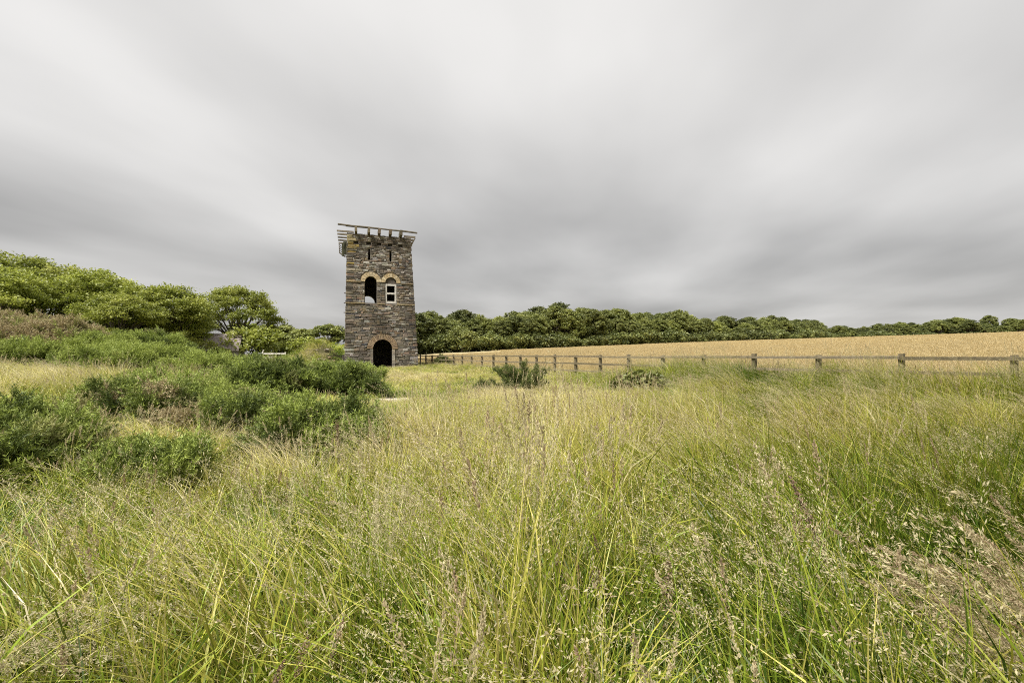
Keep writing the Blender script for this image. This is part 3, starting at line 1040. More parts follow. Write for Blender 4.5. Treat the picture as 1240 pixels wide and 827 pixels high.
    for side in ('front', 'left', 'right', 'back'):
        z = -.35
        while z < HT:
            hgt_ = rs.choice([.08, .10, .11, .12, .14, .16, .20] if z > 3 else [.09, .12, .14, .17, .22, .27])
            if side == 'front':
                for lim in (5.27, 7.0):
                    if z < lim < z + hgt_ + .06: hgt_ = lim - z
                if abs(z - 5.27) < .01: hgt_ = .10
                if abs(z - 7.0) < .01: hgt_ = .09
            z1 = min(z + hgt_, HT + rs.uniform(-.02, .05))
            string = side == 'front' and (abs(z - 5.27) < .012 or abs(z - 7.0) < .012)
            a, b = span(side, (z + z1) / 2)
            a += rs.uniform(-.035, .02); b += rs.uniform(-.02, .035)
            cur = a
            segs = []
            for u0, u1 in blocked(side, z, z1) + [(b, b)]:
                if u0 > cur + .03: segs.append((cur, min(u0, b)))
                cur = max(cur, u1)
            for u0, u1 in segs:
                s_ = u0
                while s_ < u1 - .01:
                    ln = rs.choice((rs.uniform(.10, .3), rs.uniform(.2, .55))) if hgt_ < .17 else rs.uniform(.16, .62)
                    if abs(s_ - a) < .01: ln = rs.uniform(.4, .75)
                    if string: ln = rs.uniform(.5, .9)
                    if u1 - s_ - ln < .13: ln = u1 - s_
                    if string:
                        continue_col = rs.choice([(.27, .22, .14), (.23, .195, .14), (.32, .27, .17)])
                        m_ = MB(); hx = [face_pt(side, s_ + .004, z + .01, -.05), face_pt(side, s_ + ln - .004, z + .01, -.05), face_pt(side, s_ + ln - .004, z + .01, .075), face_pt(side, s_ + .004, z + .01, .075)]
                        hx = [hx[3], hx[2], hx[1], hx[0]]
                        m_.hexa(hx + [p + Vector((0, 0, z1 - z - .02)) for p in hx], continue_col)
                        front.append((ln * 1.0, m_, 'string_course_stone'))
                    elif side == 'front' and .05 < z:
                        # now and then two thin stones make up one deep course
                        if hgt_ > .2 and rs.random() < .45:
                            zm = z + hgt_ * rs.uniform(.4, .6)
                            for za, zb in ((z, zm), (zm, z1)):
                                m_ = MB(); stone_mesh(side, s_, s_ + ln, za, zb, m_, pal((s_ - a) / (b - a), z, side)); front.append((ln * (zb - za), m_, 'stone'))
                        else:
                            m_ = MB(); stone_mesh(side, s_, s_ + ln, z, z1, m_, pal((s_ - a) / (b - a), z, side)); front.append((ln * (z1 - z), m_, 'stone'))
                    else:
                        stone_mesh(side, s_, s_ + ln, z, z1, rest, pal((s_ - a) / (b - a), z, side))
                    s_ += ln
            z = z1 if z1 > z + .02 else z + .1
    front.sort(key=lambda q: -q[0])
    npart = 0
    for ar, m_, nm in front:
        if nm == 'string_course_stone' or npart < 285:
            m_.build(nm, MAT['stone'], root); npart += nm == 'stone'
        else:
            rest.v, base = rest.v + m_.v, len(rest.v)
            rest.c += m_.c
            rest.f += [tuple(base + i for i in f) for f in m_.f]
    o = rest.build('small_stones', MAT['stone'], root); o['kind'] = 'stuff'
    print('STONES front', len(front), 'rest faces', len(rest.f))

    # ---- arch stones
    def arch(o, n, cols, nm, side='front', depth=.34, proud=.035):
        for k in range(n):
            a0 = math.pi * k / n + .012; a1 = math.pi * (k + 1) / n - .012
            r0, r1 = o['hw'] - .004, o['hw'] + o['ring'] * rs.uniform(.94, 1.0)
            p = rs.uniform(proud * .7, proud * 1.2)
            pts = []
            for out in (-depth, p):
                for r_, a_ in ((r0, a0), (r1, a0), (r1, a1), (r0, a1)):
                    pts.append(face_pt(side, o['cx'] + r_ * math.cos(a_), o['zs'] + r_ * math.sin(a_), out))
            if side == 'front': pts = [pts[i] for i in (3, 2, 1, 0, 7, 6, 5, 4)]
            mb = MB(); c = rs.choice(cols); kk = rs.uniform(.85, 1.12)
            mb.hexa(pts, tuple(x * kk for x in c)); mb.build(nm, MAT['stone'], root)
    ochre = [(.46, .37, .23), (.42, .34, .21), (.48, .41, .28), (.40, .31, .18)]
    brown = [(.30, .215, .135), (.25, .185, .12), (.33, .25, .17), (.23, .165, .11)]
    arch(W1, 9, ochre, 'arch_stone'); arch(W2, 9, ochre, 'arch_stone')
    arch(DOOR, 25, brown, 'arch_stone', proud=.03)
    arch(BW, 9, brown, 'arch_stone', side='back')
    # jamb stones of the doorway
    for sx in (-1, 1):
        z = -.1
        while z < 1.6:
            h = min(rs.uniform(.16, .3), 1.64 - z)
            mb = MB(); x0 = DOOR['cx'] + sx * (DOOR['hw'] + .10)
            y = face_pt('front', 0, z + h / 2, 0).y
            mb.box((x0, y + .16, z + h / 2), (.11, .19, h / 2 - .006), jit=.006, col=rs.choice([(.2, .18, .155), (.26, .24, .21), (.15, .135, .12)]))
            mb.build('jamb_stone', MAT['stone'], root); z += h

    # ---- windows: the wooden sash in the right opening
    fy = face_pt('front', 0, 6.3, 0).y + .13
    fr = empty('window', (0, 0, 0)); fr.parent = root
    hw = W2['hw'] - .012; cx = W2['cx']
    zb, zt = W2['z0'] + .02, 6.98
    mb = MB()
    for sx in (-1, 1): mb.box((cx + sx * (hw - .065), fy, (zb + zt) / 2), (.065, .06, (zt - zb) / 2))
    mb.build('frame', MAT['paint'], fr)
    for zc, hh in ((zb + .09, .09), (zt - .075, .075), ((zb + zt) / 2 + .02, .075)):
        mb = MB(); mb.box((cx, fy - .004, zc), (hw - .132, .05, hh)); mb.build('glazing_bar', MAT['paint'], fr)
    mb = MB()
    N = 10
    for k in range(N):          # weathered boards filling the arched head
        x0 = cx - hw + 2 * hw * k / N; x1 = cx - hw + 2 * hw * (k + 1) / N
        zt_ = 7.08 + math.sqrt(max(.01, hw * hw - max((x0 - cx) ** 2, (x1 - cx) ** 2)))
        if zt_ - 6.985 > .06: mb.box(((x0 + x1) / 2, fy + .02, (6.985 + zt_) / 2), ((x1 - x0) / 2 - .003, .015, (zt_ - 6.985) / 2), col=(.10, .085, .07))
    mb.build('head_board', MAT['timber'], fr)

    # ---- floors inside (boards on beams keep the inside dark)
    mb = MB()
    for k in range(14):
        x0 = -2.2 + k * .31
        mb.box((x0 + .15, 0, 4.95), (.15, 2.12, .025), col=(.13, .105, .08))
    mb.build('floor_boards', MAT['timber'], root)
    mb = MB()
    for k in range(13):
        x0 = -2.05 + k * .30
        mb.box((x0 + .15, 0, 10.72), (.147, 1.94, .03), col=(.12, .10, .08))
    mb.build('roof_boards', MAT['timber'], root)

    # ---- roof timbers: joists over the wall heads, carrying an outer pole on each side
    dark = [(.115, .088, .060), (.135, .11, .075), (.10, .085, .055), (.15, .125, .085)]
    grey = [(.135, .115, .085), (.165, .14, .105), (.11, .095, .07)]
    ZJ = 11.08
    OV = .78
    yF, yB = T['y0'], T['y1']; xL, xR = T['x0'], T['x1']
    for x in JX + [-2.45, 2.05]:
        if x in JX:
            mb = MB(); mb.box((x + rs.uniform(-.02, .02), yF - OV / 2 + .25, ZJ + .02), (.1, OV / 2 + .25, .2), jit=.015, col=rs.choice(dark)); mb.build('joist', MAT['timber'], root)
        mb = MB(); mb.box((x, yB + OV / 2 - .25, ZJ), (.085, OV / 2 + .25, .14), jit=.015, col=rs.choice(dark)); mb.build('joist', MAT['timber'], root)
    for k, y in enumerate((-2.25, -1.2, -.15, .9, 1.95)):
        mb = MB(); mb.box((xL - OV / 2 + .25, y, ZJ + .02), (OV / 2 + .25, .07, .062), jit=.015, col=rs.choice(grey)); mb.build('joist', MAT['timber'], root)
        mb = MB(); l = rs.uniform(.3, .6); mb.box((xR + l / 2 - .2, y + .1, ZJ + .02), (l / 2 + .3, .07, .07), jit=.015, col=rs.choice(grey)); mb.build('joist', MAT['timber'], root)
    # outer poles
    for (p0, p1, r_) in (((xL - OV + .1, yF - OV + .12, ZJ + .27), (xR + OV - .3, yF - OV + .16, ZJ + .12), .07),
                         ((xL - .2, yB + OV - .15, ZJ + .2), (xR + .5, yB + OV - .12, ZJ + .2), .07)):
        pts = [Vector(p0).lerp(Vector(p1), k / 6) + Vector((0, rs.uniform(-.02, .02), rs.uniform(-.03, .03))) for k in range(7)]
        mb = MB(); mb.tube(pts, [r_ * rs.uniform(.85, 1.1) for _ in pts], 7, rs.choice(grey)); mb.build('eaves_pole', MAT['timber'], root)
    # thin laths still lying across the joists along the front
    for k in range(3):
        a = xL - .3 + k * 1.6 + rs.uniform(0, .4); b = min(a + rs.uniform(1.3, 2.0), xR + .3)
        mb = MB(); mb.tube([(a, yF - .36, ZJ + .245), ((a + b) / 2, yF - .33, ZJ + .25), (b, yF - .38, ZJ + .235)], [.028, .03, .026], 5, rs.choice(grey)); mb.build('lath', MAT['timber'], root)
    # mossy boards hanging off the far corner, with the struts that held them
    for k in range(4):
        mb = MB(); mb.box((xL - .12 - .11 * k, 1.05 + .16 * k, 10.55 - .04 * k), (.05, .12, .62 + rs.uniform(-.08, .08)), jit=.02, col=rs.choice([(.07, .075, .04), (.085, .085, .05), (.06, .06, .035)])); mb.build('hanging_board', MAT['timber'], root)
    for k in range(5):
        z0 = 10.85 - .14 * k
        mb = MB(); mb.tube([(xL - .1, 2.1 + .1 * k, z0 - .3), (xL - OV + .05, 2.15 + .12 * k, z0 + .12)], [.04, .035], 5, rs.choice(grey)); mb.build('strut', MAT['timber'], root)
    mb = MB(); mb.tube([(xL - OV + .02, 2.3, 11.1), (xL - OV + .05, 2.4, 10.3), (xL - .25, 2.4, 9.95)], [.035, .035, .03], 5, rs.choice(grey)); mb.build('strut', MAT['timber'], root)
    for k in range(3):
        mb = MB(); mb.tube([(xR + .02, yF + .3 + .8 * k, 10.35), (xR + .42, yF + .25 + .8 * k, 10.98)], [.05, .045], 5, rs.choice(grey)); mb.build('strut', MAT['timber'], root)
    # iron bar ends on the left arris
    for z in (4.55, 5.32, 6.1):
        c0 = corner(0, 0, z)
        mb = MB(); mb.box((c0.x - .06, c0.y + .25, z), (.09, .03, .03), col=(.06, .045, .035)); mb.build('tie_bar', MAT['timber'], root)
    return root


build_tower()

# short weathered post beside the tower's corner
mb = MB(); mb.box((0, 0, .55), (.1, .1, .75), jit=.02, col=(.07, .06, .05))
o = mb.build('leaning_post', MAT['timber']); o.location = (-13.62, 36.6, H(-13.62, 36.6) - .15); o.rotation_euler = (0, R(3), R(19))
tag(o, 'short dark weathered post standing against the corner of the tower', 'post')


# ------------------------------------------------------------------ loose stones on the spoil heap
def build_rubble():
    rs = random.Random(9)
    meshes = []
    for k in range(5):
        bm = bmesh.new(); bmesh.ops.create_icosphere(bm, subdivisions=1, radius=1)
        for v_ in bm.verts:
            v_.co *= rs.uniform(.72, 1.1); v_.co.z *= .6; v_.co.y *= .8
        me = bpy.data.meshes.new('rubble_stone'); bm.to_mesh(me); bm.free()
        a = me.attributes.new('col', 'FLOAT_COLOR', 'POINT')
        c = rs.choice([(.44, .40, .34), (.34, .25, .18), (.5, .46, .4), (.28, .24, .2)])
        a.data.foreach_set('color', np.tile(np.array([*c, 1], np.float32), len(me.vertices)))
        me.materials.append(MAT['stone']); meshes.append(me)
    for k in range(46):
        if k < 26: x, y, s_ = rs.uniform(-19.5, -14.8), rs.gauss(37.9, .35), rs.uniform(.10, .26)
        else: x, y, s_ = rs.gauss(-15.4, .7), rs.gauss(38.9, .6), rs.uniform(.10, .3)
        if in_tower(np.array(x), np.array(y), .3): continue
        if k == 30: x, y, s_ = -15.0, 38.6, .46
        o = link('loose_stone', meshes[k % 5])
        o.location = (x, y, H(x, y) + s_ * .15); o.scale = (s_, s_, s_); o.rotation_euler = (rs.uniform(-.3, .3), rs.uniform(-.3, .3), rs.uniform(0, 6))
        if k == 30: tag(o, 'largest pale boulder on the spoil heap beside the tower', 'boulder')
        else: tag(o, 'loose stone tumbled on the spoil heap beside the tower', 'stone', 'loose stones on the spoil heap')


build_rubble()


# ------------------------------------------------------------------ post and rail fence
def build_fence():
    rs = random.Random(4)
    N0, N1 = -3, 27
    P = []
    for k in range(N0, N1):
        x = F0[0] + FD[0] * 1.83 * k; y = F0[1] + FD[1] * 1.83 * k
        P.append((x, y, H(x, y)))
    # one smooth rail line: the builder sighted the tops level
    zt = [1.53 for p in P]
    c = P[len(P) // 2]
    root = empty('post_and_rail_fence', (P[0][0], P[0][1], 0))
    tag(root, 'weathered grey timber post and rail fence along the wheat field', 'fence')
    off = Vector((P[0][0], P[0][1], 0))
    ang = math.atan2(FD[1], FD[0])
    Rz = Matrix.Rotation(ang, 3, 'Z')
    tcol = [(.17, .135, .085), (.20, .165, .105), (.14, .115, .07), (.18, .15, .10)]
    for k, (x, y, z) in enumerate(P):
        top = zt[k] + rs.uniform(.06, .12)
        mb = MB(); h = (top - z + .4) / 2
        mb.box(Vector((x, y, top - h)) - off, (.048, .06, h), Rz @ Matrix.Rotation(rs.uniform(-.02, .02), 3, 'X'), .008, rs.choice(tcol)); mb.build('post', MAT['timber'], root)
    side = Vector((-FN[0], -FN[1], 0)) * .092
    for lv, dz in enumerate((0, -.335, -.67)):
        k = lv % 2
        starts = list(range(k, len(P) - 1, 2))
        for a in starts:
            b = min(a + 2, len(P) - 1)
            p0 = Vector((P[a][0], P[a][1], zt[a] + dz + rs.uniform(-.015, .015))) - off + side
            p1 = Vector((P[b][0], P[b][1], zt[b] + dz + rs.uniform(-.015, .015))) - off + side
            d = p1 - p0
            Mr = Matrix.Rotation(math.atan2(d.y, d.x), 3, 'Z') @ Matrix.Rotation(-math.atan2(d.z, math.hypot(d.x, d.y)), 3, 'Y')
            mb = MB(); mb.box((p0 + p1) / 2, (d.length / 2 - .004, .02, .037), Mr, .004, rs.choice(tcol)); mb.build('rail', MAT['timber'], root)


build_fence()


# ------------------------------------------------------------------ gorse
def sprig(name, seed, L=.24, n=200, spine=.044, w=.0072):
    rg = np.random.default_rng(seed)
    V, F, C = [], [], []
    axes = [(np.array([0, 0, 0.]), np.array([0, 0, 1.]), L)]
    for k in range(5):
        h = rg.uniform(.15, .6) * L; a = rg.uniform(0, 6.28); e = rg.uniform(.5, 1.0)
        axes.append((np.array([0, 0, h]), np.array([math.cos(a) * math.sin(e), math.sin(a) * math.sin(e), math.cos(e)]), L * rg.uniform(.4, .65)))
    tot = sum(a[2] for a in axes)
    off = 0
    for p0, ax, ll in axes:
        m_ = int(n * ll / tot)
        t = rg.random(m_) ** .8
        base = p0 + ax * (t * ll)[:, None]
        r = rg.normal(size=(m_, 3)); r -= (r @ ax)[:, None] * ax; r /= np.linalg.norm(r, axis=1)[:, None]
        d = r * .8 + ax * .75; d /= np.linalg.norm(d, axis=1)[:, None]
        sd_ = np.cross(d, rg.normal(size=(m_, 3))); sd_ /= np.linalg.norm(sd_, axis=1)[:, None]
        l = spine * rg.uniform(.6, 1.25, m_)[:, None] * (1.15 - .4 * t)[:, None]
        v = np.stack([base - sd_ * w / 2, base + sd_ * w / 2, base + d * l], 1)
        V.append(v.reshape(-1, 3)); F.append((np.arange(m_ * 3) + off).reshape(-1, 3)); off += m_ * 3
        cc = np.zeros((m_, 3, 3)); cc[..., 0] = rg.uniform(.8, 1.2, m_)[:, None]
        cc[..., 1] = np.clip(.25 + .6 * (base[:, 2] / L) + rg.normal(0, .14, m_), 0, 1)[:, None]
        C.append(cc.reshape(-1, 3))
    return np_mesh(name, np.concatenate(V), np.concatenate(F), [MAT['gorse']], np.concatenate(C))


SPR = [source('sprig_source', sprig('sprig', 400 + k)) for k in range(4)]
SPR_NG = None


def build_gorse(name, loc, w, dp, h, dead, lush, label, seed, dens=1.0, sprig_mul=1.0, group=None, cat='bush'):
    global SPR_NG
    rg = np.random.default_rng(seed)
    x0, y0 = loc; z0 = H(x0, y0)
    root = empty(name, (x0, y0, z0))
    tag(root, label, cat, group)
    dist = math.hypot(x0, y0)
    s0 = sprig_mul * (1.0 if dist < 9 else 1.0 + (dist - 9) * .04)
    h = .82 * h - .12 * s0
    # lobes
    nl = max(10, int(9 + 3.4 * w * dp ** .5))
    lobes = []
    for k in range(nl):
        a = rg.uniform(0, 6.28); rr = math.sqrt(rg.random()) * .62
        lx, ly = rr * w / 2 * math.cos(a) * 1.15, rr * dp / 2 * math.sin(a) * 1.15
        lr = rg.uniform(.16, .32) * min(w, dp, 2.4 * h) * (1.05 - .4 * rr)
        top = h * (1 - .55 * rr ** 2) * rg.uniform(.62, 1.12)
        lobes.append((lx, ly, max(top - lr * .85, .05), lr * 1.15, lr * 1.15, lr * .85))
    area = sum(2.2 * math.pi * l[3] * l[4] for l in lobes)
    ncl = int(min(area * 8.5 * dens / s0 ** 2, 900)); per = 14
    ar = np.array([l[3] * l[4] for l in lobes]); pick = rg.choice(nl, ncl, p=ar / ar.sum())
    Lb = np.array(lobes)[pick]
    d = rg.normal(size=(ncl, 3)); d[:, 2] = np.where(rg.random(ncl) < .8, np.abs(d[:, 2]), d[:, 2]); d /= np.linalg.norm(d, axis=1)[:, None]
    cen = Lb[:, :3] + d * Lb[:, 3:] * (.62 + .52 * rg.random(ncl))[:, None]
    cb = np.repeat(rg.normal(0, .34, ncl), per)
    n = ncl * per
    d = np.repeat(d, per, 0) + rg.normal(size=(n, 3)) * .55
    d[:, 2] += .25
    d /= np.linalg.norm(d, axis=1)[:, None]
    P = np.repeat(cen, per, 0) + d * (s0 * .15 * rg.random(n))[:, None]
    gz = hgt(P[:, 0] + x0, P[:, 1] + y0) - z0
    ok = P[:, 2] > gz + .02
    P, d, cb = P[ok], d[ok], cb[ok]; n = len(P)
    up = d + np.array([0, 0, .35])
    up /= np.linalg.norm(up, axis=1)[:, None]
    th = np.arccos(np.clip(up[:, 2], -1, 1)); ph = np.arctan2(up[:, 1], up[:, 0])
    # euler XYZ that carries +Z onto up: Ry(th) then Rz(ph)
    turn = np.c_[np.zeros(n), th, ph]
    fq = 2.6 if dist < 15 else .9
    dn = fbm(P[:, 0] * fq + seed * 3, P[:, 1] * fq + P[:, 2] * fq * 1.2, seed + 5, 2)
    deadv = np.clip((dead - (1 - dn) + .12) * 6, 0, 1) * np.where(rg.random(n) < .85, 1, .2) * np.where(P[:, 2] > gz[ok] + h * .18, 1, 1)
    sc = s0 * rg.uniform(.5, 1.45, n)
    size = np.c_[sc, sc, sc * 1.05]
    lu = np.clip(lush + cb + (fbm(P[:, 0] * .9 + 40, P[:, 1] * .9, seed + 9, 2) - .5) * .7, 0, 1)
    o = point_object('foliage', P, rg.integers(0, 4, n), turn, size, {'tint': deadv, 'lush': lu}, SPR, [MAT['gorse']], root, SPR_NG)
    o['kind'] = 'stuff'
    if SPR_NG is None: SPR_NG = o.modifiers[0].node_group
    # woody stems
    mb = MB()
    for k in range(nl):
        l = lobes[k]
        sx, sy = l[0] * .25, l[1] * .25
        sz = H(x0 + sx, y0 + sy) - z0 - .08
        for q in range(3):
            e = Vector((l[0], l[1], l[2])) + Vector((rg.uniform(-1, 1) * l[3], rg.uniform(-1, 1) * l[4], rg.uniform(-.1, .7) * l[5])) * .7
            mid = Vector((sx, sy, sz)).lerp(e, .5) + Vector((rg.uniform(-.1, .1), rg.uniform(-.1, .1), .05))
            mb.tube([(sx + rg.uniform(-.05, .05), sy + rg.uniform(-.05, .05), sz), mid, e], [.022, .015, .006], 4, cap=False)
    st = mb.build('stems', MAT['gwood'], root)
    return root


for i, (loc, w, dp, h, dead, lush, lab) in enumerate(GORSE):
    build_gorse('gorse_bush', loc, w, dp, h, dead, lush, lab, 700 + i * 13, dens=1.25 if i < 9 else 1.0, group='gorse bushes on the rough ground')


# the open spiky shrub, the low spreading one, and small ones in the grass
def open_shrub(loc, h, w, label, seed, nbr=16, low=.15, tint=.0, lush=.0, mul=.7):
    rg = np.random.default_rng(seed)
    x0, y0 = loc; z0 = H(x0, y0)
    root = empty('spiky_shrub', (x0, y0, z0)); tag(root, label, 'shrub')
    mb = MB(); P, U = [], []
    for k in range(nbr):
        a = 6.28 * k / nbr + rg.uniform(-.25, .25)
        el = rg.uniform(low, 1.35); ln = rg.uniform(.7, 1.05)
        e = Vector((math.cos(a) * math.cos(el) * w / 2 * ln, math.sin(a) * math.cos(el) * w / 2 * ln, h * (math.sin(el) * .92 + .08) * ln))
        mid = e * .5 + Vector((0, 0, -.06 * h))
        mb.tube([(0, 0, -.05), mid, e], [.02, .014, .006], 4, cap=False)
        for q in range(64):
            t_ = rg.uniform(.25, 1.02)
            p = (mid * (2 * t_) if t_ < .5 else mid.lerp(e, (t_ - .5) * 2)) + Vector(rg.normal(0, .045, 3))
            dv = (e - mid).normalized() * .7 + Vector(rg.normal(0, .45, 3)) + Vector((0, 0, .55)); dv.normalize()
            P.append(p); U.append(dv)
    mb.build('stems', MAT['gwood'], root)
    P = np.array(P); U = np.array(U); n = len(P)
    turn = np.c_[np.zeros(n), np.arccos(np.clip(U[:, 2], -1, 1)), np.arctan2(U[:, 1], U[:, 0])]
    sc = mul * rg.uniform(.6, 1.15, n)
    o = point_object('foliage', P, rg.integers(0, 4, n), turn, np.c_[sc, sc, sc], {'tint': np.where(rg.random(n) < .12, .6, .05), 'lush': np.full(n, lush)}, SPR, [MAT['gorse']], root, SPR_NG)
    o['kind'] = 'stuff'


open_shrub((.18, 13.6), .86, 2.3, 'dark open spiky shrub alone in the dry grass before the fence', 21, 26, low=.04)
open_shrub((-6.0, 40.0), 1.0, 1.7, 'small dark evergreen shrub between the tower and the fence', 22, 16, mul=1.6)
open_shrub((-.9, 13.6), .34, .5, 'tiny dark sprig of shrub sunk in the grass beside the open spiky shrub', 23, 6)


def leafy_shrub(loc, w, dp, h, label, seed, nleaf=2600, size=.085):
    rg = np.random.default_rng(seed)
    x0, y0 = loc; z0 = H(x0, y0)
    root = empty('leafy_shrub', (x0, y0, z0)); tag(root, label, 'shrub')
    nc = 46
    a = rg.uniform(0, 6.28, nc); rr = np.sqrt(rg.random(nc))
    cx = np.c_[rr * np.cos(a) * w / 2, rr * np.sin(a) * dp / 2, h * (.35 + .6 * (1 - rr ** 2) * rg.uniform(.6, 1, nc))]
    p = cx[rg.integers(0, nc, nleaf)] + rg.normal(0, 1, (nleaf, 3)) * np.array([.09, .09, .06])
    me = leaf_mesh('foliage', p, size, rg, MAT['leafB'], bright=.5)
    link('foliage', me, root)['kind'] = 'stuff'
    mb = MB()
    for c_ in cx[::2]:
        mb.tube([(c_[0] * .15, c_[1] * .15, -.08), (c_[0] * .6, c_[1] * .6, c_[2] * .7), c_], [.014, .01, .005], 4, cap=False)
    mb.build('stems', MAT['gwood'], root)


def leaf_mesh(name, p, size, rg, mat, bright=.5, spread=.16, normals=None, flat=.55, clump=None):
    n = len(p)
    nz = rg.normal(size=(n, 3)); nz[:, 2] = np.abs(nz[:, 2]) + flat
    nz /= np.linalg.norm(nz, axis=1)[:, None]
    u = np.cross(nz, rg.normal(size=(n, 3))); u /= np.linalg.norm(u, axis=1)[:, None]
    v = np.cross(nz, u)
    s1 = (size * rg.uniform(.65, 1.35, n))[:, None]; s2 = s1 * rg.uniform(.5, .8, n)[:, None]
    q = np.stack([p - u * s1, p - v * s2 * .9 + nz * s1 * .12, p + u * s1, p + v * s2 * .9 + nz * s1 * .12], 1)
    C = np.zeros((n, 4, 3)); C[..., 0] = rg.uniform(.75, 1.25, n)[:, None]
    b = bright + rg.normal(0, spread, n)
    if clump is not None: b = b + clump
    C[..., 1] = np.clip(b, 0, 1)[:, None]
    return np_mesh(name, q.reshape(-1, 3), np.arange(n * 4).reshape(-1, 4), [mat], C.reshape(-1, 3))


leafy_shrub((3.65, 13.0), 1.55, .9, .62, 'low spreading leafy green shrub in long grass before the fence', 31)


# ------------------------------------------------------------------ trees
def crown(seed, Rx, Rz, zc, nl=13, clumps=16, per=42, leaf=.3, flat=.7, skew=0.0, lobe=(.38, .56), cl_r=.2, mat='leafB', under=.35, zlo=-.55, dome=True):
    """returns leaf mesh and lobe centres; unit is metres, origin at the trunk foot"""
    rg = np.random.default_rng(seed)
    lob = []
    for k in range(nl):
        a = 6.28 * k / nl * 2.4 + rg.uniform(-.5, .5); rr = math.sqrt((k + .5) / nl) * .72
        zz = rg.uniform(zlo, .75) * math.sqrt(max(0.05, 1 - rr * rr))
        if dome:
            a = 2.39996 * k + rg.uniform(-.35, .35)
            if k < .66 * nl:
                q = min(1.0, (k + rg.random()) / (.66 * nl)); zz = .80 * q + .02; rr = .80 * math.sqrt(1 - q * q) * rg.uniform(.82, 1.02)
            else:
                zz = rg.uniform(zlo, .15); rr = rg.uniform(.35, .80)
        lr = rg.uniform(*lobe) * (1.05 - .2 * rr)
        x, y, z = rr * math.cos(a) * Rx, rr * math.sin(a) * Rx, zc + zz * Rz
        x += skew * (z - zc)
        lob.append((x, y, z, lr * Rx, lr * Rx, lr * Rx * flat))
    lob = np.array(lob)
    m_ = nl * clumps
    li = np.repeat(np.arange(nl), clumps)
    d = rg.normal(size=(m_, 3)); d[:, 2] = np.where(rg.random(m_) < 1 - under, np.abs(d[:, 2]), d[:, 2]); d /= np.linalg.norm(d, axis=1)[:, None]
    cc = lob[li, :3] + d * lob[li, 3:] * rg.uniform(.62, 1.2, m_)[:, None]
    cb = rg.normal(0, .15, m_) + np.repeat(rg.normal(0, .13, nl), clumps)
    p = np.repeat(cc, per, 0) + rg.normal(0, 1, (m_ * per, 3)) * cl_r * Rx * np.array([.62, .62, .34])
    me = leaf_mesh('crown', p, leaf, rg, MAT[mat], .48, .13, clump=np.repeat(cb, per))
    return me, lob


def trunk_mesh(lob, seed, r=.28, zfork=2.2, lean=0.0):
    rg = np.random.default_rng(seed)
    mb = MB()
    f = Vector((lean, rg.uniform(-.1, .1), zfork))
    mb.tube([(0, 0, -.6), (0, 0, .25), f * .6, f], [r * 1.5, r * 1.12, r * .95, r * .85], 8)
    for l in lob:
        e = Vector(l[:3]); mid = f.lerp(e, .5) + Vector((rg.uniform(-.4, .4), rg.uniform(-.4, .4), rg.uniform(-.2, .5)))
        mb.tube([f - Vector((0, 0, .3)), mid, e], [r * .5, r * .28, r * .08], 5, cap=False)
    return mb.mesh('trunk', MAT['bark'], True)


def tree(name, loc, meshes, label, scale=1.0, rz=0.0, group=None, zs=1.0, sink=0.0):
    cm, tm = meshes
    o = empty(name, (loc[0], loc[1], H(*loc) - sink), rz)
    o.scale = (scale, scale, scale * zs)
    tag(o, label, 'tree', group)
    link('crown', cm, o); link('trunk', tm, o)
    return o


def proto(seed, Rx, Rz, zc, r=.28, zfork=2.2, **kw):
    me, lob = crown(seed, Rx, Rz, zc, **kw)
    return me, trunk_mesh(lob, seed + 1, r, zfork, kw.get('skew', 0) * 1.0)


# hedgerow trees, shorn by the wind, descending from the left
WS = [proto(900 + k, 6.2, 4.4, 5.4, .32, 1.6, nl=34, clumps=27, per=36, leaf=.14, flat=.62, skew=-.25, lobe=(.22, .34), cl_r=.085, mat='leafA', under=.3, zlo=-.9) for k in range(3)]
HEDGE = [((-66, 52), 1.28, 0, 'tallest wind shorn hedgerow tree, above the tawny gorse thicket'),
         ((-57, 55), 1.14, 1, 'broad wind shorn hedgerow tree next to the tallest one'),
         ((-49.5, 55), 1.00, 2, 'middle sized wind shorn hedgerow tree with flat layered boughs'),
         ((-44.5, 58), .92, 0, 'wind shorn hedgerow tree behind the pale yellow green bush'),
         ((-53, 46), .86, 1, 'low hedgerow tree filling in front of the layered boughs'),
         ((-43.5, 50), .70, 2, 'small hedgerow tree with dark twigs showing under its crown'),
         ((-63, 43), .86, 2, 'bushy hedgerow tree spreading over the tawny thicket'),
         ((-44.2, 60), .62, 1, 'lowest hedgerow tree at the foot of the slope of crowns'),
         ((-76, 50), 1.36, 1, 'tall hedgerow tree standing behind the tallest one')]
for i, (loc, s_, k, lab) in enumerate(HEDGE):
    tree('hedgerow_tree', loc, WS[k], lab, s_, .9 * i, 'wind shorn hedgerow trees', zs=.98)
# the round crowned tree by the house, and its companion
me_l = proto(950, 6.8, 5.2, 5.4, .34, 2.0, nl=38, clumps=24, per=36, leaf=.145, flat=.55, skew=-.1, lobe=(.17, .29), cl_r=.075, mat='leafA', under=.3, zlo=-.8)
tree('round_tree', (-46.6, 77.5), me_l, 'round crowned bright green tree standing alone in front of the pale house', 1.07, .4, zs=1.08)
me_l2 = proto(960, 4.0, 3.0, 3.9, .24, 1.4, nl=22, clumps=24, per=34, leaf=.14, flat=.55, lobe=(.24, .38), cl_r=.1, zlo=-.8, mat='leafA', under=.3)
tree('round_tree', (-45.8, 63.5), me_l2, 'low dense bright green tree leaning against the round crowned one', .92, 2.0)
far_small = [proto(970 + k, 4.0, 2.6, 5.0, .22, 2.4, nl=20, clumps=18, per=26, leaf=.2, flat=.5, lobe=(.22, .36), cl_r=.1, zlo=-.8, mat='leafB', under=.3) for k in range(2)]
